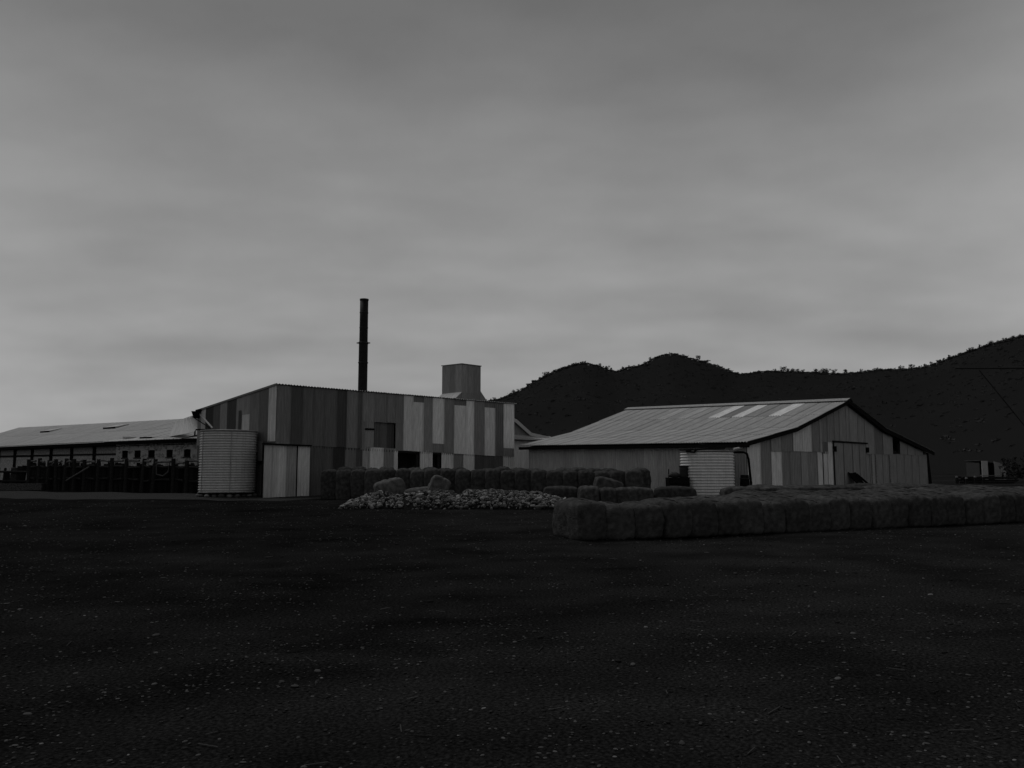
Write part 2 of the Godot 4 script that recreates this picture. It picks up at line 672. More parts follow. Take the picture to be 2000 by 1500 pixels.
	while s < 12.1:
		var e := minf(s + rng.randf_range(0.6, 0.78), 12.15)
		wall_sheet(o, store_o, fb, side, s, e, b + 0.012 * s, 2.58 + s * 0.0098, rng.randf_range(0.39, 0.47), 0.0, b + 0.012 * e, 2.58 + e * 0.0098)
		s = e
	# far walls, seen only from elsewhere
	for q in [[store_o + fb * 12.15, fa, 16.95], [store_o + fa * 16.95, fb, 12.15]]:
		st = start()
		var p1: Vector2 = q[0]
		var p2: Vector2 = q[0] + q[1] * q[2]
		if q[2] > 15.0:
			for i in 16:
				var t0 := 16.95 * i / 16.0
				var t1 := 16.95 * (i + 1) / 16.0
				var a1: Vector2 = q[0] + fa * t0
				var a2: Vector2 = q[0] + fa * t1
				hexa(st, [P(a1.x, 0.4, a1.y), P(a2.x, 0.4, a2.y), P(a2.x - 0.02, 0.4, a2.y + 0.03), P(a1.x - 0.02, 0.4, a1.y + 0.03), P(a1.x, store_h(t0, 12.15) - 0.1, a1.y), P(a2.x, store_h(t1, 12.15) - 0.1, a2.y), P(a2.x - 0.02, store_h(t1, 12.15) - 0.1, a2.y + 0.03), P(a1.x - 0.02, store_h(t0, 12.15) - 0.1, a1.y + 0.03)])
		else:
			bar(st, P(p1.x, 1.45, p1.y), P(p2.x, 1.45, p2.y), 0.04, 2.1)
		put("rear_wall", st, iron_mat(0.28), o)
	# roof: four courses of sheets on the near slope, two on the far one
	var courses := [[-0.35, 1.62], [1.5, 3.5], [3.4, 5.6], [5.48, 7.95]]
	var cols := 20
	var w2 := 12.75 / cols
	for c in 4:
		for i in cols:
			var s0 := -0.3 + w2 * i
			var s1 := s0 + w2
			var tone: float = rng.randf_range(0.35, 0.385)
			if rng.randf() < 0.12:
				tone *= 0.9
			if c == 3:
				tone = rng.randf_range(0.34, 0.37)
				if i in [3, 6, 8]:
					tone = 0.74
				elif i == 7:
					tone = 0.23
				elif i in [4, 5]:
					tone = 0.31
				elif i in [11, 13]:
					tone = 0.43
			var l0: float = 0.02 + 0.004 * c
			var t0: float = courses[c][0]
			var t1: float = courses[c][1]
			iron(o, store_p(t0, s1 + .006, l0 + .012), store_p(t0, s0 - .006, l0 + .012), store_p(t1, s1 + .006, l0), store_p(t1, s0 - .006, l0), tone, "roof_sheet", 0.14, 0.02)
	for c in [[8.2, 11.8], [11.68, 17.4]]:
		for i in 10:
			var s0: float = -0.3 + 1.275 * i
			iron(o, store_p(c[0], s0, .05), store_p(c[0], s0 + 1.3, .05), store_p(c[1], s0, .03), store_p(c[1], s0 + 1.3, .03), rng.randf_range(0.3, 0.38), "roof_sheet", 0.14, 0.02)
	# ridge capping
	st = start()
	st.set_smooth_group(-1)
	quad(st, store_p(7.72, -0.32, .10), store_p(8.1, -0.32, .12), store_p(8.1, 12.6, .12), store_p(7.72, 12.6, .10))
	quad(st, store_p(8.1, -0.32, .12), store_p(8.48, -0.32, .08), store_p(8.48, 12.6, .08), store_p(8.1, 12.6, .12))
	put("ridge_cap", st, flat_mat("cap", 0.38, 0.6, grain_tex, null, 1.0), o)
	# dark barge boards on the gable, gutter along the near eave
	var br := [-0.4, 3.47, 8.1, 11.74, 17.45]
	for i in 4:
		st = start()
		var p1 := store_p(br[i], -0.22, -0.07)
		var p2 := store_p(br[i + 1], -0.22, -0.07)
		bar(st, p1, p2, 0.04, 0.15, Vector3(out.x, 0, -out.y))
		put("barge_board", st, timber(0.025), o)
	st = start()
	bar(st, store_p(-0.33, -0.32, -0.12), store_p(-0.33, 12.5, -0.12), 0.12, 0.13)
	put("gutter", st, timber(0.02), o)
	st = start()
	for i in 5:
		var tt: float = [0.15, 4.2, 8.2, 12.3, 16.8][i]
		var q: Vector2 = store_o + fa * tt - out * 0.14
		bar(st, P(q.x, 0.4, q.y), P(q.x, store_h(tt, 0.2) - 0.25, q.y), 0.13, 0.13)
	put("wall_post", st, timber(0.05), o)
	# corner brace post outside the far corner
	st = start()
	var cp: Vector2 = store_o + fa * 17.1
	pole(st, [P(cp.x + 0.12, 0.5, cp.y), P(cp.x, 2.45, cp.y)], [0.075, 0.06], 7)
	put("corner_post", st, timber(0.02), o)


# ==================================================================== the scouring works (centre left)
var works_o := Vector2(-9.343, 32.4)


func build_scour_works() -> void:
	var o := thing("iron_works_building", "tall skillion-roofed building clad in a patchwork of light and dark corrugated sheets", "building")
	var out := Vector2(0.6691, -0.7431)
	var side := Vector2(-0.7431, -0.6691)
	var bt := [0.0, 0.59, 1.13, 1.66, 2.12, 2.69, 3.16, 3.68, 3.91, 4.56, 5.19, 5.63, 6.04, 6.56, 7.14, 7.64, 8.3, 8.88, 9.62, 10.09, 10.74, 11.43, 11.96, 12.67]
	var tone := [.27, .16, .21, .22, .22, .14, .29, .19, .31, .28, .29, .28, .56, .56, .33, .62, .31, .58, .62, .30, .56, .22, .60]
	for i in 23:
		var t0: float = bt[i]
		var t1: float = bt[i + 1]
		var h0 := 4.95 - t0 * 0.0087
		var h1 := 4.95 - t1 * 0.0087
		var l0 := 2.62 - t0 * 0.031
		var l1 := 2.62 - t1 * 0.031
		if i in [8, 9, 10, 11]:
			l0 = 3.66
			l1 = 3.64
		if i == 13 or i == 17 or i == 20:
			# short dark patch over the top of a pale sheet
			wall_sheet(o, works_o, fa, out, t0, t1, h0 - 0.36, h0, .19, 0.01, h1 - 0.36, h1)
			h0 -= 0.26
			h1 -= 0.26
		if i == 15 or i == 22:
			wall_sheet(o, works_o, fa, out, t0, t1, l0, l0 + 0.5, .24, 0.01, l1, l1 + 0.5)
			l0 += 0.42
			l1 += 0.42
		wall_sheet(o, works_o, fa, out, t0, t1, l0, h0, worn(tone[i]), 0.022, l1, h1)
	# the hatch in the middle of the wall: pale strip, recessed dark board door, dark sheet
	wall_sheet(o, works_o, fa, out, 3.86, 4.06, 2.45, 3.7, .25, 0.012)
	wall_sheet(o, works_o, fa, out, 4.07, 4.5, 2.56, 3.3, .33, 0.012)
	wall_sheet(o, works_o, fa, out, 4.07, 4.5, 3.36, 3.7, .28, 0.012)
	wall_sheet(o, works_o, fa, out, 5.64, 6.04, 2.42, 3.68, .24, 0.012)
	var door := Node3D.new()
	name_in(o, door, "hatch_door")
	for i in 3:
		wall_sheet(door, works_o, fa, out, 4.53 + 0.36 * i, 4.53 + 0.36 * (i + 1), 2.5, 3.68, [.13, .14, .075][i], -0.10)
	var st := start()
	var hp: Vector2 = works_o + fa * 4.29 + out * 0.05
	var hq: Vector2 = works_o + fa * 4.52 + out * 0.05
	bar(st, P(hp.x - 0.17, 3.33, hp.y - 0.15), P(hq.x, 3.33, hq.y), 0.05, 0.06)
	put("hatch_bar", st, timber(0.015), o)
	# lower course
	var lo := [[1.35, 2.14, .18], [2.14, 2.57, .19], [2.57, 3.13, .09], [3.13, 3.67, .25], [3.67, 3.97, .16], [4.0, 4.35, .40], [4.35, 5.03, .58], [5.03, 5.57, .29], [5.57, 5.77, .58], [6.99, 7.67, .56], [8.2, 8.89, .56], [8.89, 9.47, .27], [9.47, 10.14, .55], [10.14, 10.72, .15], [10.72, 11.4, .16], [11.4, 11.95, .17], [11.95, 12.67, .50]]
	for q in lo:
		wall_sheet(o, works_o, fa, out, q[0], q[1], 0.45 + 0.012 * q[0], 2.70 - q[0] * 0.031, worn(q[2]), -0.012, 0.45 + 0.012 * q[1], 2.70 - q[1] * 0.031)
	# rail along the seam and studs in the two gaps below it
	st = start()
	var ra: Vector2 = works_o - out * 0.06
	var rb: Vector2 = works_o + fa * 12.6 - out * 0.06
	bar(st, P(ra.x, 2.58, ra.y), P(rb.x, 2.2, rb.y), 0.08, 0.1)
	put("wall_rail", st, timber(0.04), o)
	for t in [0.1, 2.9, 5.8, 6.95, 7.7, 8.15, 10.4, 12.55]:
		st = start()
		var q: Vector2 = works_o + fa * t - out * 0.15
		bar(st, P(q.x, 0.4, q.y), P(q.x, 4.8 - t * 0.009, q.y), 0.11, 0.11)
		put("stud", st, timber(0.05), o)
	# left wall, falling to the back
	var lt := [0.0, 0.64, 1.5, 2.4, 3.12, 3.74, 4.69, 5.4, 6.17, 7.07, 7.56, 8.0]
	var ltone := [.52, .21, .25, .30, .27, .13, .31, .18, .10, .46, .30]
	for i in 11:
		var t0: float = lt[i]
		var t1: float = lt[i + 1]
		if i == 3:
			wall_sheet(o, works_o, fb, side, t0, t1, 3.9, 4.95 - t0 * 0.079, .28, 0.03, 3.9, 4.95 - t1 * 0.079)
			wall_sheet(o, works_o, fb, side, t0, t1, 2.72, 3.95, .55, 0.02)
		elif i == 4:
			wall_sheet(o, works_o, fb, side, t0, t0 + 0.25, 2.72, 4.1, .07, 0.07)
			wall_sheet(o, works_o, fb, side, t0, t1, 2.72, 4.95 - t0 * 0.079, .28, 0.015, -99, 4.95 - t1 * 0.079)
		else:
			wall_sheet(o, works_o, fb, side, t0, t1, 2.72, 4.95 - t0 * 0.079, worn(ltone[i]), 0.02, -99, 4.95 - t1 * 0.079)
	var s := 0.0
	while s < 7.9:
		var e := minf(s + 0.72, 8.0)
		wall_sheet(o, works_o, fb, side, s, e, 0.5, 2.78, rng.randf_range(.11, .16), 0.0)
		s = e
	wall_sheet(o, works_o, fb, side, 0.98, 1.55, 1.96, 2.76, .2, 0.08)
	st = start()
	var kq: Vector2 = works_o + fb * 1.25 + side * 0.1
	bar(st, P(kq.x - 0.2, 1.9, kq.y + 0.2), P(kq.x + 0.2, 1.9, kq.y - 0.2), 0.08, 0.12)
	put("wall_bracket", st, timber(0.015), o)
	# patched lean-out panel at the front corner
	var po := works_o + out * 0.36
	var panel := Node3D.new()
	name_in(o, panel, "corner_panel")
	for q in [[-0.62, -0.22, .46], [-0.24, -0.08, .50], [-0.08, 0.29, .54], [0.29, 0.72, .36], [0.80, 1.30, .52]]:
		wall_sheet(panel, po, fa, out, q[0], q[1], 0.5, 2.54, worn(q[2]), 0.0)
	st = start()
	var c1: Vector2 = po - fa * 0.66
	var c2: Vector2 = po + fa * 1.33
	bar(st, P(c1.x, 2.6, c1.y), P(c2.x, 2.56, c2.y), 0.3, 0.05)
	for q in [-0.63, 0.76]:
		var c3: Vector2 = po + fa * q - out * 0.05
		bar(st, P(c3.x, 0.5, c3.y), P(c3.x, 2.56, c3.y), 0.07, 0.07)
	put("panel_frame", st, timber(0.02), panel)
	# roof sheets laid down the fall, ends showing along the front
	for i in 20:
		var t0 := -0.08 + 12.85 / 20.0 * i
		var t1 := t0 + 0.67
		var p0: Vector2 = works_o + fa * t0 + out * 0.12
		var p1: Vector2 = works_o + fa * t1 + out * 0.12
		var q0 := works_o + fa * t0 + fb * 8.1
		var q1 := works_o + fa * t1 + fb * 8.1
		iron(o, P(p0.x, 4.99 - t0 * .0087, p0.y), P(p1.x, 4.99 - t1 * .0087, p1.y), P(q0.x, 4.36 - t0 * .0087, q0.y), P(q1.x, 4.36 - t1 * .0087, q1.y), rng.randf_range(.25, .34), "roof_sheet", 0.127, 0.022)
	st = start()
	var v1: Vector2 = works_o + side * 0.05 + out * 0.1
	var v2: Vector2 = works_o + fb * 8.05 + side * 0.05
	bar(st, P(v1.x, 4.97, v1.y), P(v2.x, 4.34, v2.y), 0.06, 0.07)
	put("verge_strip", st, iron_mat(0.12), o)
	# the walls out of sight
	for q in [[works_o + fb * 8.0, fa, 12.67], [works_o + fa * 12.67, fb, 8.0]]:
		st = start()
		var p1: Vector2 = q[0]
		var p2: Vector2 = q[0] + q[1] * q[2]
		var h1: float = 4.3 if q[2] > 10.0 else 4.8
		var h2: float = 4.2
		var e: Vector2 = (fb if q[2] > 10.0 else fa) * 0.04
		hexa(st, [P(p1.x, .5, p1.y), P(p2.x, .5, p2.y), P(p2.x + e.x, .5, p2.y + e.y), P(p1.x + e.x, .5, p1.y + e.y), P(p1.x, h1, p1.y), P(p2.x, h2, p2.y), P(p2.x + e.x, h2, p2.y + e.y), P(p1.x + e.x, h1, p1.y + e.y)])
		put("rear_wall", st, iron_mat(0.25), o)
	# rainwater head at the end of the left eave
	st = start()
	var rh: Vector2 = works_o + fb * 7.75 + side * 0.22
	hexa(st, [P(rh.x - .1, 3.98, rh.y), P(rh.x + .1, 3.98, rh.y), P(rh.x + .1, 3.98, rh.y + .2), P(rh.x - .1, 3.98, rh.y + .2), P(rh.x - .2, 4.3, rh.y - .05), P(rh.x + .2, 4.3, rh.y - .05), P(rh.x + .2, 4.3, rh.y + .25), P(rh.x - .2, 4.3, rh.y + .25)])
	bar(st, P(rh.x, 4.33, rh.y + .1), P(rh.x + .28, 4.36, rh.y - .15), 0.14, 0.07)
	put("rainwater_head", st, timber(0.012), o)
	# lean-to roof against the back of the left wall
	var ra4 := P(-19.0, 4.30, 46.3)
	var rb4 := P(-14.66, 4.22, 38.3)
	var rc4 := P(-13.5, 3.43, 37.0)
	var rd4 := P(-18.4, 3.35, 44.0)
	for i in 8:
		var f0 := i / 8.0
		var f1 := (i + 1) / 8.0
		iron(o, rd4.lerp(rc4, f0), rd4.lerp(rc4, f1), ra4.lerp(rb4, f0), ra4.lerp(rb4, f1), rng.randf_range(.30, .36) if i != 5 else .4, "roof_sheet", 0.14, 0.02)
	st = start()
	bar(st, rb4 + Vector3(0.02, 0.04, 0.05), rc4 + Vector3(0.02, 0.04, 0.05), 0.12, 0.05)
	put("verge_strip", st, iron_mat(0.5), o)
	st = start()
	bar(st, rb4 + Vector3(-0.28, -0.16, 0.05), rc4 + Vector3(-0.12, 0.04, 0.08), 0.03, 0.03)
	put("downpipe", st, timber(0.02), o)


# ==================================================================== gabled shed and vent tower behind the works
var rear_o := Vector2(-2.84, 46.0)


func rear(t: float, s: float, y: float) -> Vector3:
	var q: Vector2 = rear_o + fa * t + fb * s
	return P(q.x, y, q.y)


func build_rear_shed() -> void:
	var o := thing("rear_shed", "gabled iron shed with square vent tower behind the patchwork building", "shed")
	var out := Vector2(0.6691, -0.7431)
	# gable profile (t, height); the tower stands on its near slope
	var prof := [[-5.4, 3.45], [-4.0, 3.75], [0.1, 5.1], [2.0, 5.15], [3.94, 4.46], [5.15, 3.71], [7.0, 3.46]]
	for i in 6:
		var q: Array = prof[i]
		var r: Array = prof[i + 1]
		var nn := maxi(1, int(round((r[0] - q[0]) / 0.8)))
		for k in nn:
			var f0 := float(k) / nn
			var f1 := float(k + 1) / nn
			var t0: float = lerpf(q[0], r[0], f0)
			var t1: float = lerpf(q[0], r[0], f1)
			wall_sheet(o, rear_o, fa, out, t0, t1, 3.3, lerpf(q[1], r[1], f0) - 0.05, rng.randf_range(.24, .28), 0.0, 3.3, lerpf(q[1], r[1], f1) - 0.05)
			wall_sheet(o, rear_o, fa, out, t0, t1, 0.6, 3.35, rng.randf_range(.82, .88), -0.05)
		for k in 8:
			var s0 := -0.2 + 1.3 * k
			iron(o, rear(q[0], s0, q[1] + 0.03), rear(q[0], s0 + 1.3, q[1] + 0.03), rear(r[0], s0, r[1] + 0.03), rear(r[0], s0 + 1.3, r[1] + 0.03), rng.randf_range(.36, .42), "roof_sheet", 0.14, 0.02)
		var st := start()
		bar(st, rear(q[0], -0.24, q[1] - 0.02), rear(r[0], -0.24, r[1] - 0.02), 0.05, 0.2, Vector3(out.x, 0, -out.y))
		put("barge_board", st, iron_mat(0.5), o)
	# pent roof across the gable
	for k in 11:
		var t0 := -1.0 + 0.72 * k
		var y0 := 3.60 - 0.008 * k
		iron(o, rear(t0, -0.5, y0 - 0.10), rear(t0 + .72, -0.5, y0 - .108), rear(t0, -0.03, y0 + 0.1), rear(t0 + .72, -0.03, y0 + .09), rng.randf_range(.42, .5), "pent_sheet", 0.14, 0.018)
	var st2 := start()
	bar(st2, rear(-1.0, -0.51, 3.44), rear(6.9, -0.51, 3.36), 0.05, 0.08)
	put("pent_fascia", st2, iron_mat(0.46), o)
	for q in [[7.0, -0.02, 7.0, 10.2], [-5.4, -0.02, -5.4, 10.2], [-5.4, 10.2, 7.0, 10.2]]:
		st2 = start()
		bar(st2, rear(q[0], q[1], 2.0), rear(q[2], q[3], 2.0), 0.05, 2.9)
		put("rear_wall", st2, iron_mat(0.25), o)
	# the tower: saddle base, four walls of sheets, thin flat cap
	var tw := Node3D.new()
	name_in(o, tw, "vent_tower")
	for q in [[0.0, 0.46, .30], [0.46, 0.9, .27], [0.9, 1.36, .23]]:
		wall_sheet(tw, rear_o, fa, out, q[0], q[1], 5.9, 7.52, q[2], 0.0)
		wall_sheet(tw, rear_o, fa, out, q[0], q[1], 4.6, 5.98, q[2] - .02, -0.01)
	var side := Vector2(-0.7431, -0.6691)
	for q in [[0.0, 0.6, .31], [0.6, 1.12, .22], [1.12, 1.82, .28]]:
		wall_sheet(tw, rear_o, fb, side, q[0], q[1], 4.6, 7.54 + q[0] * .04, q[2], 0.0)
	for q in [[rear_o + fa * 1.36, fb, 1.82], [rear_o + fb * 1.82, fa, 1.36]]:
		wall_sheet(tw, q[0], q[1], side if q[2] < 1.5 else out, 0.0, q[2], 4.6, 7.54, .26, 0.0)
	st2 = start()
	st2.set_smooth_group(-1)
	hexa(st2, [rear(-.05, -.05, 7.52), rear(1.42, -.05, 7.50), rear(1.42, 1.87, 7.58), rear(-.05, 1.87, 7.58), rear(-.05, -.05, 7.57), rear(1.42, -.05, 7.55), rear(1.42, 1.87, 7.62), rear(-.05, 1.87, 7.62)])
	put("cap", st2, iron_mat(0.12), tw)
	# sloping skirts either side of the tower
	for k in 3:
		var s0 := 0.62 * k - 0.02
		iron(tw, rear(-0.46, s0, 5.58), rear(-0.46, s0 + .63, 5.58), rear(0.02, s0, 5.97), rear(0.02, s0 + .63, 5.97), [.44, .42, .40][k], "skirt_sheet")
		iron(tw, rear(1.86, s0, 5.5), rear(1.86, s0 + .63, 5.5), rear(1.34, s0, 6.08), rear(1.34, s0 + .63, 6.08), .40, "skirt_sheet")
	st2 = start()
	for q in [[-0.44, 5.57, 0.0, 5.93, 0.0], [1.36, 6.02, 1.83, 5.5, 1.36]]:
		hexa(st2, [rear(q[0], 0.0, 4.6), rear(q[2], 0.0, 4.6), rear(q[2], 0.03, 4.6), rear(q[0], 0.03, 4.6), rear(q[0], 0.0, q[1]), rear(q[2], 0.0, q[3]), rear(q[2], 0.03, q[3]), rear(q[0], 0.03, q[1])])
	put("skirt_gable", st2, iron_mat(0.22), tw)


# ==================================================================== long woolshed (far left)
func build_woolshed() -> void:
	var o := thing("woolshed", "long low woolshed with iron roof and framed light wall panels at far left", "shed")
	var d := Vector2(-0.7388, 0.6739)
	var back := Vector2(0.6739, 0.7388)
	var e0 := Vector2(-23.3, 48.0)
	var eave := func(t: float, k: float, y: float) -> Vector3:
		var q: Vector2 = e0 + d * t + back * k
		return P(q.x, y, q.y)
	var he := func(t: float) -> float: return 3.23 + 0.0034 * t
	var hr := func(t: float) -> float: return 4.82 + 0.0157 * t
	for i in 48:
		var t0 := -9.0 + 0.92 * i
		var t1 := t0 + 0.94
		for c in 2:
			var k0: float = [-0.25, 2.7][c]
			var k1: float = [2.8, 5.5][c]
			var y := func(t: float, k: float) -> float: return lerpf(he.call(t), hr.call(t), (k + 0.0) / 5.5)
			iron(o, eave.call(t1, k0, y.call(t1, k0) + .03), eave.call(t0, k0, y.call(t0, k0) + .03), eave.call(t1, k1, y.call(t1, k1) + .01 + .02 * c), eave.call(t0, k1, y.call(t0, k1) + .01 + .02 * c), rng.randf_range(.265, .295) * (0.9 if rng.randf() < 0.15 else 1.0), "roof_sheet", 0.14, 0.02)
	for i in 12:
		var t0 := -9.0 + 3.68 * i
		iron(o, eave.call(t0, 11.2, he.call(t0) + .02), eave.call(t0 + 3.7, 11.2, he.call(t0 + 3.7) + .02), eave.call(t0, 5.5, hr.call(t0) + .02), eave.call(t0 + 3.7, 5.5, hr.call(t0 + 3.7) + .02), .36, "roof_sheet", 0.3, 0.012)
	# raised ventilation flaps in the roof
	for q in [[23.0, 3.45], [10.7, 3.55]]:
		var t: float = q[0]
		var k: float = q[1]
		var y: float = lerpf(he.call(t), hr.call(t), k / 5.5)
		var st := start()
		hexa(st, [eave.call(t, k, y + .03), eave.call(t - 2.0, k, y + .03), eave.call(t - 2.0, k + .9, y + .30), eave.call(t, k + .9, y + .30), eave.call(t, k, y + .15), eave.call(t - 2.0, k, y + .15), eave.call(t - 2.0, k + .9, y + .37), eave.call(t, k + .9, y + .37)])
		put("roof_flap", st, iron_mat(0.38), o)
		st = start()
		bar(st, eave.call(t, k - .03, y + .08), eave.call(t - 2.0, k - .03, y + .08), 0.05, 0.12)
		put("flap_gap", st, timber(0.012), o)
	# eave beam, wall panels, posts and rail
	var st2 := start()
	bar(st2, eave.call(-1.0, -0.1, 3.11), eave.call(34.0, -0.1, 3.22), 0.2, 0.26)
	put("eave_beam", st2, timber(0.015), o)
	for i in 10:
		var t0 := 0.2 + 3.7 * i
		for c in 2:
			st2 = start()
			var y0: float = [0.7, 2.5][c]
			var y1: float = [2.46, 3.1][c]
			bar(st2, eave.call(t0, 0.5, (y0 + y1) / 2), eave.call(t0 + 3.6, 0.5, (y0 + y1) / 2 + .02), 0.04, y1 - y0)
			put("wall_panel", st2, flat_mat("panel%d" % c, 0.52 if c == 0 else 0.42, 0.9, grain_tex, null, 0.6), o)
		st2 = start()
		bar(st2, eave.call(t0 - .05, 0.42, 0.7), eave.call(t0 - .05, 0.42, 3.1), 0.17, 0.15)
		put("post", st2, timber(0.02), o)
	st2 = start()
	bar(st2, eave.call(0.1, 0.42, 2.5), eave.call(36.0, 0.42, 2.64), 0.1, 0.09)
	put("rail", st2, timber(0.03), o)
	for q in [[-9.0, 11.0, 37.0, 11.0], [-9.0, 0.5, -9.0, 11.0], [35.0, 0.5, 35.0, 11.0], [-9.0, 0.5, 0.2, 0.5]]:
		st2 = start()
		bar(st2, eave.call(q[0], q[1], 1.9), eave.call(q[2], q[3], 1.9), 0.05, 2.5)
		put("rear_wall", st2, iron_mat(0.25), o)


# ==================================================================== stone engine house
func build_stone_house() -> void:
	var o := thing("stone_house", "low rubble stone building with a row of five small square windows", "building")
	var d := Vector2(0.81, -0.587)
	var back := Vector2(0.587, 0.81)
	var e0 := Vector2(-22.32, 46.0)
	var at := func(t: float, k: float, y: float) -> Vector3:
		var q: Vector2 = e0 + d * t + back * k
		return P(q.x, y, q.y)
	# masonry between the openings, mortar as the body and stones set proud of it
	var wins := [[0.28, 0.9], [1.57, 2.21], [2.94, 3.6], [4.7, 5.3], [6.3, 6.91]]
	var lo := 2.24
	var hi := 2.64
	var mortar := flat_mat("mortar", 0.52, 0.95, grain_tex, null, 1.4)
	var st := start()
	var block := func(t0: float, t1: float, y0: float, y1: float) -> void:
		hexa(st, [at.call(t0, .35, y0), at.call(t1, .35, y0), at.call(t1, .75, y0), at.call(t0, .75, y0), at.call(t0, .35, y1), at.call(t1, .35, y1), at.call(t1, .75, y1), at.call(t0, .75, y1)])
	block.call(-0.35, 9.0, 0.6, lo)
	block.call(-0.35, 9.0, hi, 3.14)
	var from := -0.35
	for w in wins:
		block.call(from, w[0], lo, hi)
		from = w[1]
	block.call(from, 9.0, lo, hi)
	put("wall", st, mortar, o)
	for w in wins:
		st = start()
		bar(st, at.call(w[0] - .06, .4, lo - .03), at.call(w[1] + .06, .4, lo - .03), 0.14, 0.07)
		var win := put("window_sill", st, timber(0.08), o)
		st = start()
		var mid: float = (w[0] + w[1]) / 2.0
		bar(st, at.call(mid, .405, lo + .01), at.call(mid, .405, hi - .01), 0.03, 0.02)
		for e in [w[0] + .03, w[1] - .03]:
			bar(st, at.call(e, .40, lo + .01), at.call(e, .40, hi - .01), 0.05, 0.04)
		put("window_frame", st, timber(0.02), o)
		st = start()
		bar(st, at.call(w[0] + .01, .43, lo + .2), at.call(w[1] - .01, .43, lo + .2), 0.02, 0.38)
		put("window_shutter", st, timber(0.008), o)
	var tones := [0.12, 0.27, 0.36, 0.45, 0.55]
	var stones := []
	for v in 6:
		var sm := SphereMesh.new()
		sm.radius = 0.5
		sm.height = 1.0
		sm.radial_segments = 7
		sm.rings = 3
		stones.append(sm)
	for row in 11:
		var t := -0.3 + rng.randf() * 0.2
		while t < 8.9:
			var w := rng.randf_range(0.16, 0.36)
			var y := 1.9 + row * 0.105 + rng.randf_range(-.03, .03)
			var h := rng.randf_range(0.1, 0.17)
			var free := true
			for q in wins:
				if t + w > q[0] - .02 and t < q[1] + .02 and y + h / 2 > lo - .05 and y - h / 2 < hi + .03:
					free = false
			if free and y < 3.0 and rng.randf() < 0.62:
				var b := Basis(Vector3.UP, atan2(0.587, 0.81)) * Basis(Vector3(0, 0, 1), rng.randf_range(-.4, .4)) * Basis.from_scale(Vector3(w * 0.95, h, 0.1))
				use("stone", stones[rng.randi() % 6], flat_mat("stone%d" % (rng.randi() % 5), tones[rng.randi() % 5], 0.95, grain_tex, null, 2.0), o, Transform3D(b, at.call(t + w / 2, .35, y)))
			t += w + 0.03
	# roof of low pitch, dark eave board
	for i in 12:
		var t0 := -0.9 + 0.86 * i
		iron(o, at.call(t0, -0.12, 3.17), at.call(t0 + .88, -0.12, 3.17), at.call(t0 + .2, 3.8, 3.72), at.call(t0 + 1.08, 3.8, 3.72), rng.randf_range(.42, .48), "roof_sheet", 0.14, 0.02)
	st = start()
	bar(st, at.call(-0.85, -0.05, 3.07), at.call(9.2, -0.05, 3.07), 0.1, 0.15)
	put("eave_board", st, timber(0.012), o)
	st = start()
	bar(st, at.call(-0.3, 0.3, 2.9), at.call(8.9, 0.3, 2.9), 0.06, 0.035)
	put("wall_plate", st, timber(0.03), o)
	st = start()
	hexa(st, [at.call(1.5, 0.7, 3.30), at.call(2.7, 0.7, 3.30), at.call(2.9, 1.5, 3.43), at.call(1.7, 1.5, 3.43), at.call(1.5, 0.7, 3.38), at.call(2.7, 0.7, 3.38), at.call(2.9, 1.5, 3.47), at.call(1.7, 1.5, 3.47)])
	put("roof_flap", st, iron_mat(0.42), o)
	st = start()
	bar(st, at.call(1.5, 0.67, 3.34), at.call(2.7, 0.67, 3.34), 0.04, 0.09)
	put("flap_gap", st, timber(0.01), o)
	for q in [[-0.3, .75, -0.3, 3.6], [9.0, .75, 9.0, 3.6], [-0.3, 3.6, 9.0, 3.6]]:
		st = start()
		bar(st, at.call(q[0], q[1], 2.0), at.call(q[2], q[3], 2.0), 0.3, 2.9)
		put("rear_wall", st, mortar, o)


func build_smokestack() -> void:
	var o := thing("smokestack", "tall thin black iron smokestack rising behind the patchwork building", "chimney", P(-7.33, 0.6, 40.0))
	var st := start()
	lathe(st, [Vector2(.235, 0), Vector2(.232, 2.0), Vector2(.228, 4.0), Vector2(.222, 7.2)], 20, Vector3.ZERO)
	put("lower_pipe", st, flat_mat("soot", 0.016, 0.7, grain_tex, null, 0.8), o)
	st = start()
	lathe(st, [Vector2(.208, 7.2), Vector2(.205, 8.3), Vector2(.204, 9.39), Vector2(.16, 9.39), Vector2(.16, 8.6)], 20, Vector3.ZERO)
	for y in [1.6, 3.2, 4.8, 6.2]:
		var ring := start()
		lathe(ring, [Vector2(.21, y), Vector2(.246, y), Vector2(.246, y + .05), Vector2(.21, y + .05)], 20, Vector3.ZERO)
		put("seam_band", ring, flat_mat("soot2", 0.02, 0.7), o)
	for y in [7.95, 8.7]:
		var ring := start()
		lathe(ring, [Vector2(.19, y), Vector2(.216, y), Vector2(.216, y + .04), Vector2(.19, y + .04)], 20, Vector3.ZERO)
		put("seam_band", ring, flat_mat("soot2", 0.02, 0.7), o)
	put("upper_pipe", st, flat_mat("soot", 0.016, 0.7, grain_tex, null, 0.8), o)
	st = start()
	lathe(st, [Vector2(.20, 7.17), Vector2(.245, 7.17), Vector2(.245, 7.25), Vector2(.20, 7.26)], 20, Vector3.ZERO)
	for k in 4:
		var w := TAU * k / 4.0 + 0.0
		bar(st, Vector3(cos(w) * .2, 7.21, sin(w) * .2), Vector3(cos(w) * .33, 7.21, sin(w) * .33), 0.06, 0.05)
	put("collar", st, flat_mat("soot2", 0.02, 0.7), o)
	st = start()
	lathe(st, [Vector2(.19, 9.34), Vector2(.222, 9.34), Vector2(.222, 9.41), Vector2(.19, 9.41)], 20, Vector3.ZERO)
	put("rim", st, flat_mat("soot2", 0.02, 0.7), o)


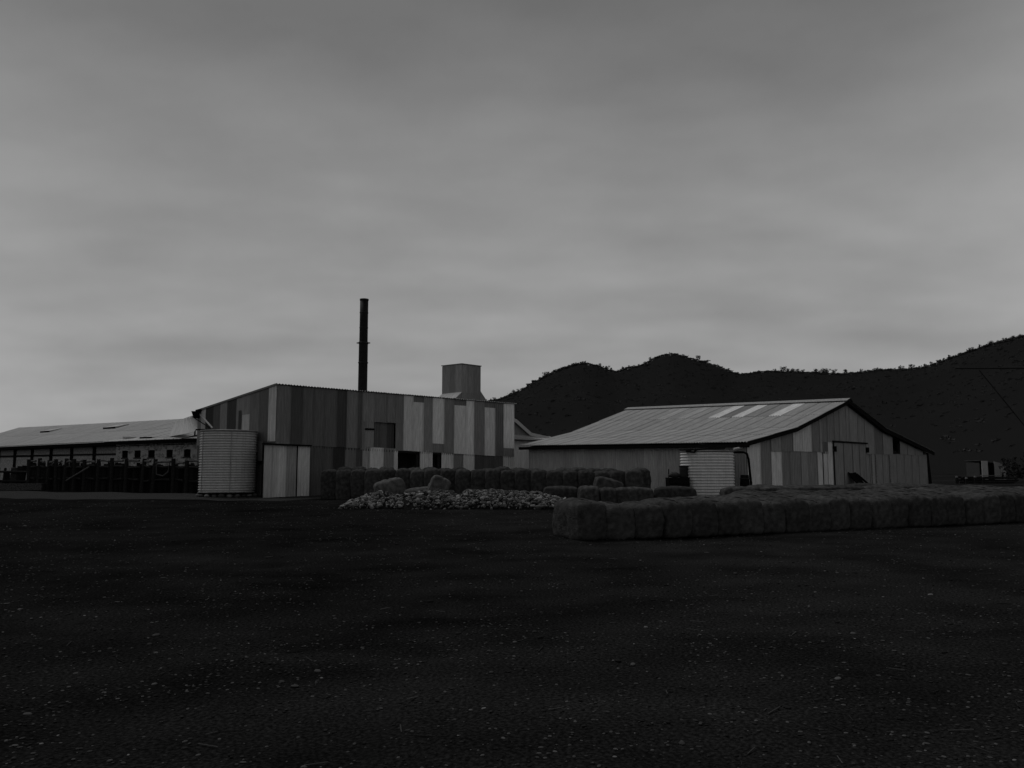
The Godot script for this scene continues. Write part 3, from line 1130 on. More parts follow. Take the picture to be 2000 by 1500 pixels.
func build_hut() -> void:
	var o := thing("hut", "small pale-walled hut with dark doorway beyond the wool store", "hut", P(32.3, 0.74, 55.5))
	var m := iron_mat(0.34)
	for q in [["door_panel", -0.62, -0.22, 1.42, .36], ["wall", 0.22, 0.62, 1.38, .22], ["wall", 0.6, 0.98, 1.22, .24]]:
		var st := start()
		bar(st, Vector3(q[1], 0.0, 0), Vector3(q[1], q[3], 0), 0.001, 0.001)
		hexa(st, [Vector3(q[1], 0, 0), Vector3(q[2], 0, 0), Vector3(q[2], 0, -.06), Vector3(q[1], 0, -.06), Vector3(q[1], q[3], 0), Vector3(q[2], q[3] - .1 * float(q[1] > 0), 0), Vector3(q[2], q[3] - .1 * float(q[1] > 0), -.06), Vector3(q[1], q[3], -.06)])
		put(q[0], st, iron_mat(q[4]), o)
	var st2 := start()
	for q in [[-0.66, -0.2, -0.66, -1.8], [1.0, -0.2, 1.0, -1.8], [-0.66, -1.8, 1.0, -1.8]]:
		bar(st2, Vector3(q[0], .65, q[1]), Vector3(q[2], .65, q[3]), 0.05, 1.3)
	put("rear_wall", st2, iron_mat(0.035), o)
	st2 = start()
	hexa(st2, [Vector3(-.72, 1.42, -.08), Vector3(1.05, 1.15, -.08), Vector3(1.05, 1.15, -1.9), Vector3(-.72, 1.42, -1.9), Vector3(-.72, 1.46, -.08), Vector3(1.05, 1.19, -.08), Vector3(1.05, 1.19, -1.9), Vector3(-.72, 1.46, -1.9)])
	put("roof", st2, iron_mat(0.06), o)


# ==================================================================== tanks
func tank_body(height: float, r: float, pitch: float) -> SurfaceTool:
	var st := start()
	var prof := []
	var n := int(round(height / pitch)) * 6
	for i in n + 1:
		var y := height * i / n
		prof.append(Vector2(r + 0.027 * cos(TAU * y / pitch), y))
	lathe(st, prof, 56, Vector3.ZERO, 0.0025)
	return st


func build_left_tank() -> void:
	var base := 0.60
	var o := thing("water_tank", "round corrugated iron tank on low stones at the corner of the patchwork building", "tank", P(-11.32, base + 0.12, 32.8))
	put("body", tank_body(2.42, 1.065, 0.1008), flat_mat("tank_iron", 0.50, 0.5, iron_tex, null, 0.6), o)
	var st := start()
	lathe(st, [Vector2(0.001, 2.44), Vector2(0.6, 2.46), Vector2(1.08, 2.43), Vector2(1.10, 2.39), Vector2(1.06, 2.36)], 40, Vector3.ZERO)
	put("lid", st, iron_mat(0.2), o)
	st = start()
	lathe(st, [Vector2(1.0, -0.06), Vector2(1.09, -0.06), Vector2(1.09, 0.02), Vector2(1.0, 0.02)], 40, Vector3.ZERO)
	put("base_ring", st, timber(0.015), o)
	st = start()
	pole(st, [Vector3(-0.9, 2.47, 0.2), Vector3(-1.22, 2.46, 0.3), Vector3(-1.25, 2.38, 0.3), Vector3(-1.25, 2.2, 0.3)], [.03, .03, .03, .03], 7)
	put("overflow_pipe", st, timber(0.012), o)
	# vertical lap of the sheets
	st = start()
	for w in [1.15, 2.3]:
		bar(st, Vector3(cos(w) * 1.09, 0.02, sin(w) * 1.09), Vector3(cos(w) * 1.09, 2.38, sin(w) * 1.09), 0.012, 0.03)
	put("sheet_lap", st, iron_mat(0.25), o)
	# stones under it
	var stand := thing("tank_stand", "ring of loose pale stones under the left tank", "stone footing", P(-11.32, base, 32.8))
	for k in 22:
		var w := TAU * k / 22.0
		var sm := SphereMesh.new()
		sm.radius = 0.5; sm.height = 1.0; sm.radial_segments = 7; sm.rings = 4
		var s := Vector3(rng.randf_range(.2, .36), rng.randf_range(.12, .22), rng.randf_range(.2, .3))
		var r := rng.randf_range(0.95, 1.12)
		use("stone", sm, flat_mat("footing%d" % (k % 3), [0.12, 0.24, 0.07][k % 3], 0.95, grain_tex, null, 1.5), stand, Transform3D(Basis(Vector3.UP, rng.randf() * 3.0) * Basis.from_scale(s), Vector3(cos(w) * r, 0.0, sin(w) * r)))
	st = start()
	lathe(st, [Vector2(0.001, .04), Vector2(.98, .04), Vector2(1.02, -.2)], 24, Vector3.ZERO)
	put("fill", st, flat_mat("fill", 0.03, 1.0), stand)


func build_right_tank() -> void:
	var base := G(7.32, 30.9)
	var o := thing("water_tank", "round corrugated iron tank with planks on top beside the wool store", "tank", P(7.32, base, 30.9))
	var h := 2.29 - base
	put("body", tank_body(h, 0.975, 0.106), flat_mat("tank_iron2", 0.68, 0.5, iron_tex, null, 0.6), o)
	var st := start()
	lathe(st, [Vector2(0.001, h + .02), Vector2(.7, h + .04), Vector2(.99, h + .01), Vector2(1.0, h - .03), Vector2(.97, h - .04)], 40, Vector3.ZERO)
	put("lid", st, iron_mat(0.12), o)
	st = start()
	bar(st, Vector3(-1.12, h + .03, .55), Vector3(.5, h + .09, .68), 0.2, 0.06)
	put("plank", st, timber(0.03), o)
	st = start()
	bar(st, Vector3(-.65, h + .02, .75), Vector3(.52, h + .12, .45), 0.16, 0.09)
	put("plank", st, timber(0.025), o)
	st = start()
	bar(st, Vector3(-.95, h - .02, .76), Vector3(-.62, h - .05, .82), 0.1, 0.06)
	put("plank", st, timber(0.02), o)
	# the pipes from the gutter
	var dp := thing("downpipe", "dark bent downpipe between the right tank and the wool store corner", "pipe", Vector3.ZERO)
	st = start()
	pole(st, [P(8.05, 2.25, 30.75), P(8.72, 2.26, 30.95), P(8.86, 2.2, 31.0), P(8.93, 2.0, 31.05), P(9.05, .55, 31.1)], [.045, .045, .045, .045, .05], 8)
	put("pipe", st, timber(0.015), dp)
	st = start()
	pole(st, [P(8.42, 2.38, 31.2), P(8.8, 2.44, 31.35)], [.045, .045], 8)
	put("spout", st, iron_mat(0.5), dp)
	st = start()
	pole(st, [P(8.8, 2.44, 31.35), P(8.8, 2.6, 31.4)], [.05, .05], 8)
	put("drop_pipe", st, timber(0.02), dp)


# ==================================================================== stockyard fence
func build_fence() -> void:
	var fence := thing("stockyard_fence", "rough dark stockyard fence of split slabs with pale top rails", "fence")
	var line := func(f: float) -> Vector2:
		return Vector2(lerpf(-12.9, -22.6, f), lerpf(34.6, 38.6, f))
	var posts := [0.0, 0.09, 0.16, 0.27, 0.33, 0.42, 0.5, 0.58, 0.66, 0.72, 0.78, 0.83, 0.885, 0.94, 1.0]
	for f in posts:
		var q: Vector2 = line.call(f)
		var st := start()
		var y0 := level(q.y)
		var h := rng.randf_range(1.36, 1.5)
		var lean := rng.randf_range(-.07, .07)
		pole(st, [P(q.x, y0 - .1, q.y), P(q.x + lean * .5, y0 + h * .6, q.y), P(q.x + lean, y0 + h, q.y)], [.11, .095, .085], 7)
		put("post", st, timber([0.05, 0.03, 0.04][used.size() % 3]), fence)
	for i in posts.size() - 1:
		var q: Vector2 = line.call(posts[i])
		var r: Vector2 = line.call(posts[i + 1])
		for k in 3:
			var st := start()
			var y: float = [1.33, 1.12, .55][k] + rng.randf_range(-.04, .04)
			var y2: float = y + rng.randf_range(-.05, .05)
			var front := 0.11
			var mid := (q + r) / 2.0
			pole(st, [P(q.x - .12, level(q.y) + y, q.y - front), P(mid.x, level(mid.y) + (y + y2) / 2 + rng.randf_range(-.035, .03), mid.y - front), P(r.x + .12, level(r.y) + y2, r.y - front)], [.055, .05, .045], 6)
			put("rail", st, timber([0.13, 0.06, 0.035][k]), fence)
	for i in 128:
		var f := (i + rng.randf_range(0.1, 0.9)) / 128.0
		if rng.randf() < 0.06:
			continue
		var q: Vector2 = line.call(f)
		var st := start()
		var y0 := level(q.y)
		var h := rng.randf_range(1.0, 1.3)
		bar(st, P(q.x, y0 - .05, q.y + .06), P(q.x + rng.randf_range(-.06, .06), y0 + h, q.y + .06), rng.randf_range(.1, .2), .05, Vector3(.92, 0, -.38), 0.015)
		put("slab", st, timber([0.014, 0.018, 0.024, 0.036][rng.randi() % 4]), fence)
	# a brace and a hanging loop of hide on it
	var st2 := start()
	pole(st2, [P(-18.9, 1.72, 36.8), P(-20.1, 1.1, 37.2)], [.035, .04], 6)
	put("brace", st2, timber(0.12), fence)
	st2 = start()
	pole(st2, [P(-15.3, 1.95, 35.4), P(-15.25, 1.4, 35.35), P(-14.9, 1.33, 35.2), P(-14.65, 1.5, 35.1), P(-14.6, 1.95, 35.1)], [.03, .035, .035, .035, .03], 6)
	put("hanging_loop", st2, timber(0.10), fence)
	# lower yard to the far left
	var low := thing("pen_fence", "lower dark pen fence of uneven posts at the far left edge", "fence")
	for i in 26:
		var f := i / 25.0
		var q := Vector2(lerpf(-22.8, -31.0, f), lerpf(39.6, 43.5, f))
		var st := start()
		var h := rng.randf_range(.85, 1.2)
		bar(st, P(q.x, .55, q.y), P(q.x + rng.randf_range(-.1, .1), level(q.y) + h, q.y), rng.randf_range(.1, .26), .08, Vector3(.9, 0, -.42), 0.02)
		put("post", st, timber([0.02, 0.03, 0.07][i % 3]), low)
	for y in [.35, .8]:
		var st := start()
		pole(st, [P(-22.8, .68 + y, 39.5), P(-27, .7 + y, 41.5), P(-31, .72 + y, 43.4)], [.06, .06, .06], 6)
		put("rail", st, timber(0.03), low)
	# pale trough on the ground before it
	var tr := thing("trough", "long pale low trough lying at the far left edge", "trough", P(-22.6, 0.66, 37.2), 0.28)
	var st3 := start()
	for q in [[Vector3(-3.2, .16, 0), Vector3(1.25, .16, 0), .05, .3], [Vector3(-3.2, .16, -.5), Vector3(1.25, .16, -.5), .05, .3]]:
		st3 = start()
		bar(st3, q[0], q[1], q[2], q[3])
		put("side", st3, timber(0.11), tr)
	for x in [-3.2, 1.25]:
		st3 = start()
		bar(st3, Vector3(x, .16, -.02), Vector3(x, .16, -.48), .05, .3)
		put("end", st3, timber(0.09), tr)
	st3 = start()
	bar(st3, Vector3(-3.1, .05, -.25), Vector3(1.2, .05, -.25), .46, .04)
	put("floor", st3, timber(0.05), tr)


# ==================================================================== wool bales
func bale_mesh(size: Vector3, sd: int, round_p := 5.0, n := 18) -> ArrayMesh:
	var nz := FastNoiseLite.new()
	nz.seed = sd
	nz.noise_type = FastNoiseLite.TYPE_SIMPLEX_SMOOTH
	nz.frequency = 1.1
	nz.fractal_octaves = 3
	var st := start()
	st.set_smooth_group(0)
	var faces := [[Vector3.RIGHT, Vector3.UP, Vector3.BACK], [Vector3.LEFT, Vector3.BACK, Vector3.UP], [Vector3.UP, Vector3.BACK, Vector3.RIGHT], [Vector3.DOWN, Vector3.RIGHT, Vector3.BACK], [Vector3.BACK, Vector3.RIGHT, Vector3.UP], [Vector3.FORWARD, Vector3.UP, Vector3.RIGHT]]
	for f in faces:
		var grid := []
		for i in n + 1:
			for j in n + 1:
				var u := sin((float(i) / n - 0.5) * PI) * 0.55 + (float(i) / n * 2.0 - 1.0) * 0.45
				var v := sin((float(j) / n - 0.5) * PI) * 0.55 + (float(j) / n * 2.0 - 1.0) * 0.45
				var p: Vector3 = f[0] + f[1] * u + f[2] * v
				var l := pow(pow(absf(p.x), round_p) + pow(absf(p.y), round_p) + pow(absf(p.z), round_p), 1.0 / round_p)
				p /= l
				var q := p * size * 0.5
				# the pressed wool swells the pack between its lashings; the base lies flat
				var swell := 1.0 + 0.07 * (1.0 - p.y * p.y) * (1.0 - 0.5 * p.z * p.z)
				q.x *= swell
				q.z *= 1.0 + 0.04 * (1.0 - p.y * p.y)
				var crown := 0.0
				if p.y > 0.0:
					crown = 0.085 * p.y * (1.0 - 0.75 * p.x * p.x) * (1.0 - 0.75 * p.z * p.z)
				q.y += crown
				var d := nz.get_noise_3d(q.x * 2.0, q.y * 2.0, q.z * 2.0)
				var d2 := nz.get_noise_3d(q.x * 7.0 + 9.0, q.y * 7.0, q.z * 7.0)
				var seam := exp(-pow((q.x - 0.04 * d) / 0.035, 2.0)) * 0.025 * float(p.y > 0.3)
				var tuck := nz.get_noise_3d(q.x * 12.0, q.y * 1.5 + 40.0, q.z * 12.0) * (1.0 - absf(p.y))
				q += p.normalized() * (0.034 * d + 0.014 * d2 + 0.016 * tuck - seam)
				if q.y < -size.y * 0.5:
					q.y = -size.y * 0.5
				grid.append(q + Vector3(0, size.y * 0.5, 0))
		for i in n:
			for j in n:
				var a := i * (n + 1) + j
				quad(st, grid[a], grid[a + n + 1], grid[a + n + 2], grid[a + 1])
	st.generate_normals()
	return st.commit()


func seam_mesh(length: float, height: float, sd: int) -> ArrayMesh:
	# the laced flap edge that runs over the top of a pack
	var r := RandomNumberGenerator.new()
	r.seed = sd
	var pts := []
	var rad := []
	for i in 11:
		var f := i / 10.0
		var z := (f - 0.5) * length * 0.86
		pts.append(Vector3(r.randf_range(-.02, .02), height + 0.055 * (1.0 - pow(2.0 * f - 1.0, 2.0)) + r.randf_range(-.008, .008), z))
		rad.append(0.014)
	var st := start()
	pole(st, pts, rad, 5)
	st.generate_normals()
	return st.commit()


func build_bales() -> void:
	var skin := []
	for i in 4:
		skin.append(flat_mat("bale%d" % i, [0.072, 0.060, 0.084, 0.065][i], 0.95, cloth_tex, cloth_nrm, [0.8, 0.9, 0.7, 0.85][i], true, 0.7))
	var lace := flat_mat("lace", 0.05, 0.95)
	var lying := []
	var upright := []
	var seams := []
	for v in 6:
		lying.append(bale_mesh(Vector3(0.645, 0.69, 1.2), 100 + v, 10.0))
		upright.append(bale_mesh(Vector3(0.585, 1.10, 0.76), 200 + v, 9.0))
		seams.append(seam_mesh(1.18, 0.715, 300 + v))
	# front block: a long row lying side by side, shorter rows packed behind it
	var o0 := Vector2(1.42, 16.62)
	var along := Vector2(0.917, 0.40)
	var back := Vector2(-0.40, 0.917)
	var names := ["front row of bales", "second row of the front stack", "third row of the front stack"]
	var from := [0, 6, 10]
	for row in 3:
		var c := 0
		for i in range(from[row], 25):
			var q: Vector2 = o0 + along * (0.62 * i + rng.randf_range(-.03, .03)) + back * (1.16 * row + rng.randf_range(-.06, .06))
			if i == 0 and row == 0:
				q += back * 0.22
			var turn := -atan2(0.40, 0.917) * -1.0 + rng.randf_range(-.05, .05)
			var side := "left"
			var label: String
			label = "dark wool bale lying %s from the left in the %s" % [COUNT[c], names[row]]
			var b := thing("wool_bale", label, "wool bale", P(q.x, level(q.y) - .02, q.y), turn, "wool bales lying in the front stack")
			var s := Vector3(rng.randf_range(.95, 1.04), rng.randf_range(.93, 1.05), rng.randf_range(.95, 1.05))
			if row > 0:
				s.y *= 1.01
			var k := rng.randi() % 6
			use("pack", lying[k], skin[rng.randi() % 4], b, Transform3D(Basis.from_scale(s), Vector3.ZERO))
			use("laced_seam", seams[k], lace, b, Transform3D(Basis.from_scale(s), Vector3.ZERO))
			c += 1
	# middle row, most of them seen from the side
	var mids := [[1.66, 28.2, 1.12, 0], [2.52, 27.2, .62, 1], [3.12, 27.1, .5, 1], [3.95, 27.0, 1.2, 0], [5.32, 27.0, 1.28, 0], [7.5, 27.0, 1.25, 0], [8.75, 27.1, 1.15, 0], [9.9, 27.3, 1.1, 0], [11.1, 27.5, 1.2, 0], [12.3, 27.7, 1.15, 0], [13.5, 27.9, 1.2, 0], [14.7, 28.1, 1.15, 0], [15.9, 28.4, 1.2, 0], [8.6, 28.3, 1.1, 0], [9.8, 28.5, 1.2, 0], [11.0, 28.7, 1.1, 0], [12.3, 28.9, 1.2, 0], [13.6, 29.1, 1.2, 0], [14.9, 29.3, 1.2, 0]]
	var where := ["squat bale lying alone at the right end of the pale heap", "short bale second from the left in the row behind the front stack", "small bale wedged third from the left behind the front stack", "long bale left of the right tank, two from it", "long bale lying directly against the left foot of the right tank", "long bale lying directly against the right foot of the right tank"]
	for i in mids.size():
		var q: Array = mids[i]
		var label: String
		if i < 6:
			label = where[i]
		elif i < 13:
			label = "bale lying lengthwise before the wool store, %s right of the tank" % COUNT[i - 5]
		else:
			label = "bale in the rearmost line before the wool store, %s from its left" % COUNT[i - 13]
		var b := thing("wool_bale", label, "wool bale", P(q[0], level(q[1]) - .03, q[1]), rng.randf_range(-.06, .06), "wool bales lying in the middle row")
		var h := rng.randf_range(.86, .93) * (1.0 if i < 6 else 1.02)
		var bb: Basis
		if q[3] == 0:
			bb = Basis(Vector3.UP, PI / 2) * Basis.from_scale(Vector3(1.0, h, q[2] / 1.18))
		else:
			bb = Basis.from_scale(Vector3(q[2] / .63, h, .95))
		var k := rng.randi() % 6
		use("pack", lying[k], skin[rng.randi() % 4], b, Transform3D(bb, Vector3.ZERO))
	# rear row standing on end along the works
	for row in 2:
		for i in 21:
			var f := (i + 0.5 * row) / 21.0
			var q := Vector2(lerpf(-6.85, 4.85, f), lerpf(31.1, 29.3, f))
			if row == 1:
				if i % 5 == 4:
					continue
				q += Vector2(.1, .78)
			var label := "wool bale standing on end, %s from the left in the %s row" % [COUNT[i], ["rear", "hindmost"][row]]
			var b := thing("wool_bale", label, "wool bale", P(q.x, level(q.y) - .02, q.y), .15 + rng.randf_range(-.1, .1), "wool bales standing on end")
			var s := Vector3(rng.randf_range(.94, 1.06), rng.randf_range(.97, 1.03), rng.randf_range(.95, 1.05))
			if row == 1:
				s.y *= 1.04
			if i > 14:
				s.y *= 0.985
			use("pack", upright[rng.randi() % 6], skin[rng.randi() % 4], b, Transform3D(Basis.from_scale(s) * Basis(Vector3(0, 0, 1), rng.randf_range(-.025, .025)), Vector3.ZERO))
	# one slumped against the rear row
	var sl := thing("wool_bale", "slumped bale leaning against the rear row near its right end", "wool bale", P(3.25, 0.72, 28.75), 0.0, "wool bales standing on end")
	use("pack", lying[2], skin[2], sl, Transform3D(Basis(Vector3.UP, PI / 2 + .1) * Basis(Vector3.RIGHT, .28) * Basis.from_scale(Vector3(.95, .8, .78)), Vector3.ZERO))
	# sacks tipped out behind the heap
	var canvas := flat_mat("canvas", 0.13, 0.95, cloth_tex, cloth_nrm, 0.8, true, 0.6)
	var sack := bale_mesh(Vector3(1.0, .72, .75), 401, 7.0)
	var s1 := thing("wool_sack", "large sagging sack tipped on its corner behind the pale heap, left one", "sack", P(-4.1, .62, 28.2), .25)
	use("pack", sack, canvas, s1, Transform3D(Basis(Vector3(0, 0, 1), .22) * Basis.from_scale(Vector3(.98, .86, 1)), Vector3.ZERO))
	var s2 := thing("wool_sack", "low flattened sack lying between the two tipped sacks", "sack", P(-3.1, .56, 28.0), -.1)
	use("pack", sack, canvas, s2, Transform3D(Basis(Vector3(0, 0, 1), .1) * Basis.from_scale(Vector3(.95, .58, .9)), Vector3.ZERO))
	var s3 := thing("wool_sack", "square sack standing tilted on an edge behind the heap, right one", "sack", P(-2.62, .50, 27.8), .2)
	use("pack", bale_mesh(Vector3(.62, .78, .6), 402, 9.0), canvas, s3, Transform3D(Basis(Vector3(0, 0, 1), -.42), Vector3(-.05, .08, 0)))


# ==================================================================== heap of pale scraps
func heap_y(x: float, d: float) -> float:
	# height over the yard; x and d in plan
	var u := (x + 1.75) / 3.65
	var v := (d - 27.0) / 1.25
	var e := 1.0 - u * u
	if e <= 0.0 or absf(v) >= 1.0:
		return 0.0
	var hump := 0.46 + 0.15 * exp(-pow((x + 4.35) / .5, 2.0)) - 0.10 * exp(-pow((x + 3.7) / .45, 2.0)) - 0.13 * exp(-pow((x + 1.75) / .22, 2.0)) + 0.10 * exp(-pow((x - .8) / .8, 2.0)) + 0.05 * exp(-pow((x + .7) / .6, 2.0))
	return hump * pow(e, .45) * pow(1.0 - v * v, .6) + 0.06 * lump_noise.get_noise_2d(x * 22.0, d * 22.0) * pow(e * (1.0 - v * v), .4)


func build_heap() -> void:
	var o := thing("scrap_heap", "long low heap of pale curled scraps in front of the standing bales", "heap")
	var st := start()
	st.set_smooth_group(0)
	var nx := 110
	var nd := 30
	for i in nx:
		for j in nd:
			var p := []
			for c in [[0, 0], [1, 0], [1, 1], [0, 1]]:
				var x := lerpf(-5.42, 1.92, float(i + c[0]) / nx)
				var d := lerpf(25.74, 28.26, float(j + c[1]) / nd)
				p.append(P(x, level(d) - .03 + heap_y(x, d), d))
			quad(st, p[0], p[1], p[2], p[3])
	put("mound", st, flat_mat("mound", 0.03, 1.0, soil_tex, soil_nrm, 1.0, true), o)
	# one curled scrap
	var chip := start()
	chip.set_smooth_group(-1)
	for k in 4:
		var a0 := -1.0 + 0.55 * k
		var a1 := a0 + 0.55
		var p0 := Vector3(sin(a0) * .5, cos(a0) * .5 - .4, 0)
		var p1 := Vector3(sin(a1) * .5, cos(a1) * .5 - .4, 0)
		hexa(chip, [p0 + Vector3(0, 0, .3), p1 + Vector3(0, 0, .3), p1 + Vector3(0, 0, -.3), p0 + Vector3(0, 0, -.3), p0 * 1.2 + Vector3(0, .26, .2), p1 * 1.2 + Vector3(0, .26, .2), p1 * 1.2 + Vector3(0, .26, -.2), p0 * 1.2 + Vector3(0, .26, -.2)])
	chip.generate_normals()
	var mm := MultiMesh.new()
	mm.transform_format = MultiMesh.TRANSFORM_3D
	mm.use_colors = true
	mm.mesh = chip.commit()
	var put_at := []
	while put_at.size() < 2300:
		var x := rng.randf_range(-5.4, 1.9)
		var d := rng.randf_range(25.8, 28.0)
		var y := heap_y(x, d)
		if y < 0.03 and rng.randf() < 0.85:
			continue
		# bare earth shows in two places
		if x > -4.25 and x < -3.1 and d < 26.9 and rng.randf() < 0.85 and d > 26.0:
			continue
		if absf(x + 1.75) < .2 and rng.randf() < 0.8:
			continue
		put_at.append(Vector3(x, y, d))
	mm.instance_count = put_at.size()
	for i in put_at.size():
		var q: Vector3 = put_at[i]
		var s := rng.randf_range(.05, .12) if rng.randf() < .85 else rng.randf_range(.13, .2)
		var b := Basis(Vector3(rng.randf_range(-1, 1), rng.randf_range(-1, 1), rng.randf_range(-1, 1)).normalized(), rng.randf() * TAU).scaled(Vector3(s * rng.randf_range(.8, 1.5), s, s * rng.randf_range(.7, 1.3)))
		mm.set_instance_transform(i, Transform3D(b, P(q.x, level(q.z) + q.y + rng.randf_range(-.01, .03), q.z)))
		var c := pow(rng.randf(), 3.4) * 0.23 + 0.006
		if q.x < -4.2:
			c *= 1.35
		mm.set_instance_color(i, Color(c, c, c))
	var mi := MultiMeshInstance3D.new()
	mi.multimesh = mm
	var m := StandardMaterial3D.new()
	m.vertex_color_use_as_albedo = true
	m.roughness = 0.9
	mi.material_override = m
	name_in(o, mi, "scraps")
	mi.set_meta("kind", "stuff")
	# rounded lumps among them
	var lump := bale_mesh(Vector3(1, .8, .9), 700, 2.2, 4)
	var m3 := MultiMesh.new()
	m3.transform_format = MultiMesh.TRANSFORM_3D
	m3.use_colors = true
	m3.mesh = lump
	m3.instance_count = 3600
	var k := 0
	while k < 3600:
		var x := rng.randf_range(-5.5, 2.0)
		var d := rng.randf_range(25.7, 28.0)
		var y := heap_y(x, d)
		if y < 0.04 and rng.randf() < 0.9:
			continue
		if x > -4.25 and x < -3.1 and d < 26.9 and rng.randf() < 0.8:
			continue
		var s := rng.randf_range(.04, .10) if rng.randf() < .8 else rng.randf_range(.1, .17)
		var b := Basis(Vector3(rng.randf_range(-1, 1), rng.randf_range(-1, 1), rng.randf_range(-1, 1)).normalized(), rng.randf() * TAU) * Basis.from_scale(Vector3(s * rng.randf_range(.8, 1.5), s * rng.randf_range(.6, 1.0), s))
		m3.set_instance_transform(k, Transform3D(b, P(x, level(d) + y - s * .2, d)))
		var c := pow(rng.randf(), 2.4) * 0.16 + 0.012
		m3.set_instance_color(k, Color(c, c, c))
		k += 1
	var mk := MultiMeshInstance3D.new()
	mk.multimesh = m3
	mk.material_override = m
	name_in(o, mk, "lumps")
	mk.set_meta("kind", "stuff")


# ==================================================================== clutter by the store
func build_store_clutter() -> void:
	var y := G(6.2, 30.6)
	var box := thing("packing_case", "dark wooden case on the ground left of the right tank", "crate", P(6.1, y, 30.4), 0.05)
	var m := timber(0.018)
	for k in 4:
		var st := start()
		bar(st, Vector3(-.36, .1 + .2 * k, .3), Vector3(.36, .1 + .2 * k, .3), .04, .18)
		put("board", st, m, box)
	for k in 2:
		var st := start()
		bar(st, Vector3([-.36, .36][k], .4, .27), Vector3([-.36, .36][k], .4, -.27), .04, .78)
		put("side", st, m, box)
	var st2 := start()
	bar(st2, Vector3(-.38, .81, 0), Vector3(.38, .81, 0), .64, .04)
	put("lid", st2, m, box)
	st2 = start()
	bar(st2, Vector3(-.36, .4, -.3), Vector3(.36, .4, -.3), .04, .78)
	put("back", st2, m, box)
	var drum := thing("iron_drum", "dark drum standing on the wooden case against the right tank", "drum", P(6.35, y + .83, 30.45))
	st2 = start()
	lathe(st2, [Vector2(.001, 0), Vector2(.16, 0), Vector2(.17, .06), Vector2(.16, .2), Vector2(.17, .3), Vector2(.16, .42), Vector2(.001, .42)], 16, Vector3.ZERO)
	put("shell", st2, flat_mat("drum", 0.018, 0.7), drum)
	st2 = start()
	lathe(st2, [Vector2(.15, .40), Vector2(.178, .40), Vector2(.178, .44), Vector2(.15, .44)], 16, Vector3.ZERO)
	put("rim", st2, flat_mat("drum", 0.018, 0.7), drum)
	var rag := thing("rag_pile", "small dark crumpled pile on top of the wooden case", "rags", P(6.0, y + .83, 30.45))
	var sm := bale_mesh(Vector3(.42, .13, .3), 500, 2.5, 6)
	use("heap", sm, flat_mat("drum", 0.018, 0.7), rag)
	var post := thing("short_post", "thin dark stick standing up behind the wooden case", "stick", P(5.84, y, 30.8))
	st2 = start()
	pole(st2, [Vector3.ZERO, Vector3(.02, 1.15, 0)], [.03, .02], 6)
	put("shaft", st2, timber(0.03), post)
	var keg := thing("keg", "dark keg by the corner of the wool store under the downpipe", "keg", P(8.72, G(8.7, 30.9), 30.9))
	st2 = start()
	lathe(st2, [Vector2(.001, 0), Vector2(.15, 0), Vector2(.18, .3), Vector2(.18, .55), Vector2(.15, .92), Vector2(.001, .92)], 16, Vector3.ZERO)
	put("staves", st2, timber(0.016), keg)
	for h in [.15, .75]:
		st2 = start()
		lathe(st2, [Vector2(.15, h), Vector2(.182, h), Vector2(.182, h + .05), Vector2(.15, h + .05)], 16, Vector3.ZERO)
		put("hoop", st2, flat_mat("drum", 0.018, 0.7), keg)
	# dark ramp board leaning on the doors with a slanting pole beside it
	var out := Vector2(0.6691, -0.7431)
	var p0: Vector2 = store_o + fa * 8.0 + out * .85
	var p1: Vector2 = store_o + fa * 8.0 + out * .12
	var ramp := thing("leaning_board", "broad dark board propped against the wool store doors", "board")
	var w := Vector3(fa.x, 0, -fa.y) * .62
	var a := P(p0.x, .5, p0.y)
	var c := P(p1.x, 1.4, p1.y)
	st2 = start()
	var th := Vector3(0, .05, 0)
	hexa(st2, [a, a + w, c + w, c, a + th, a + w + th, c + w + th, c + th])
	put("panel", st2, timber(0.012), ramp)
	for e in [Vector3.ZERO, w]:
		st2 = start()
		bar(st2, a + e + th, c + e + th * 1.5, .06, .05)
		put("edge_rail", st2, timber(0.02), ramp)
	var g0 := store_o + fa * 8.85 + out * .1
	var g1 := store_o + fa * 9.75 + out * .7
	var pr := thing("slanting_pole", "dark pole slanting down to the right of the leaning board", "pole")
	st2 = start()
	pole(st2, [P(g0.x, 1.4, g0.y), P(g1.x, .5, g1.y)], [.045, .05], 7)
	put("shaft", st2, timber(0.015), pr)


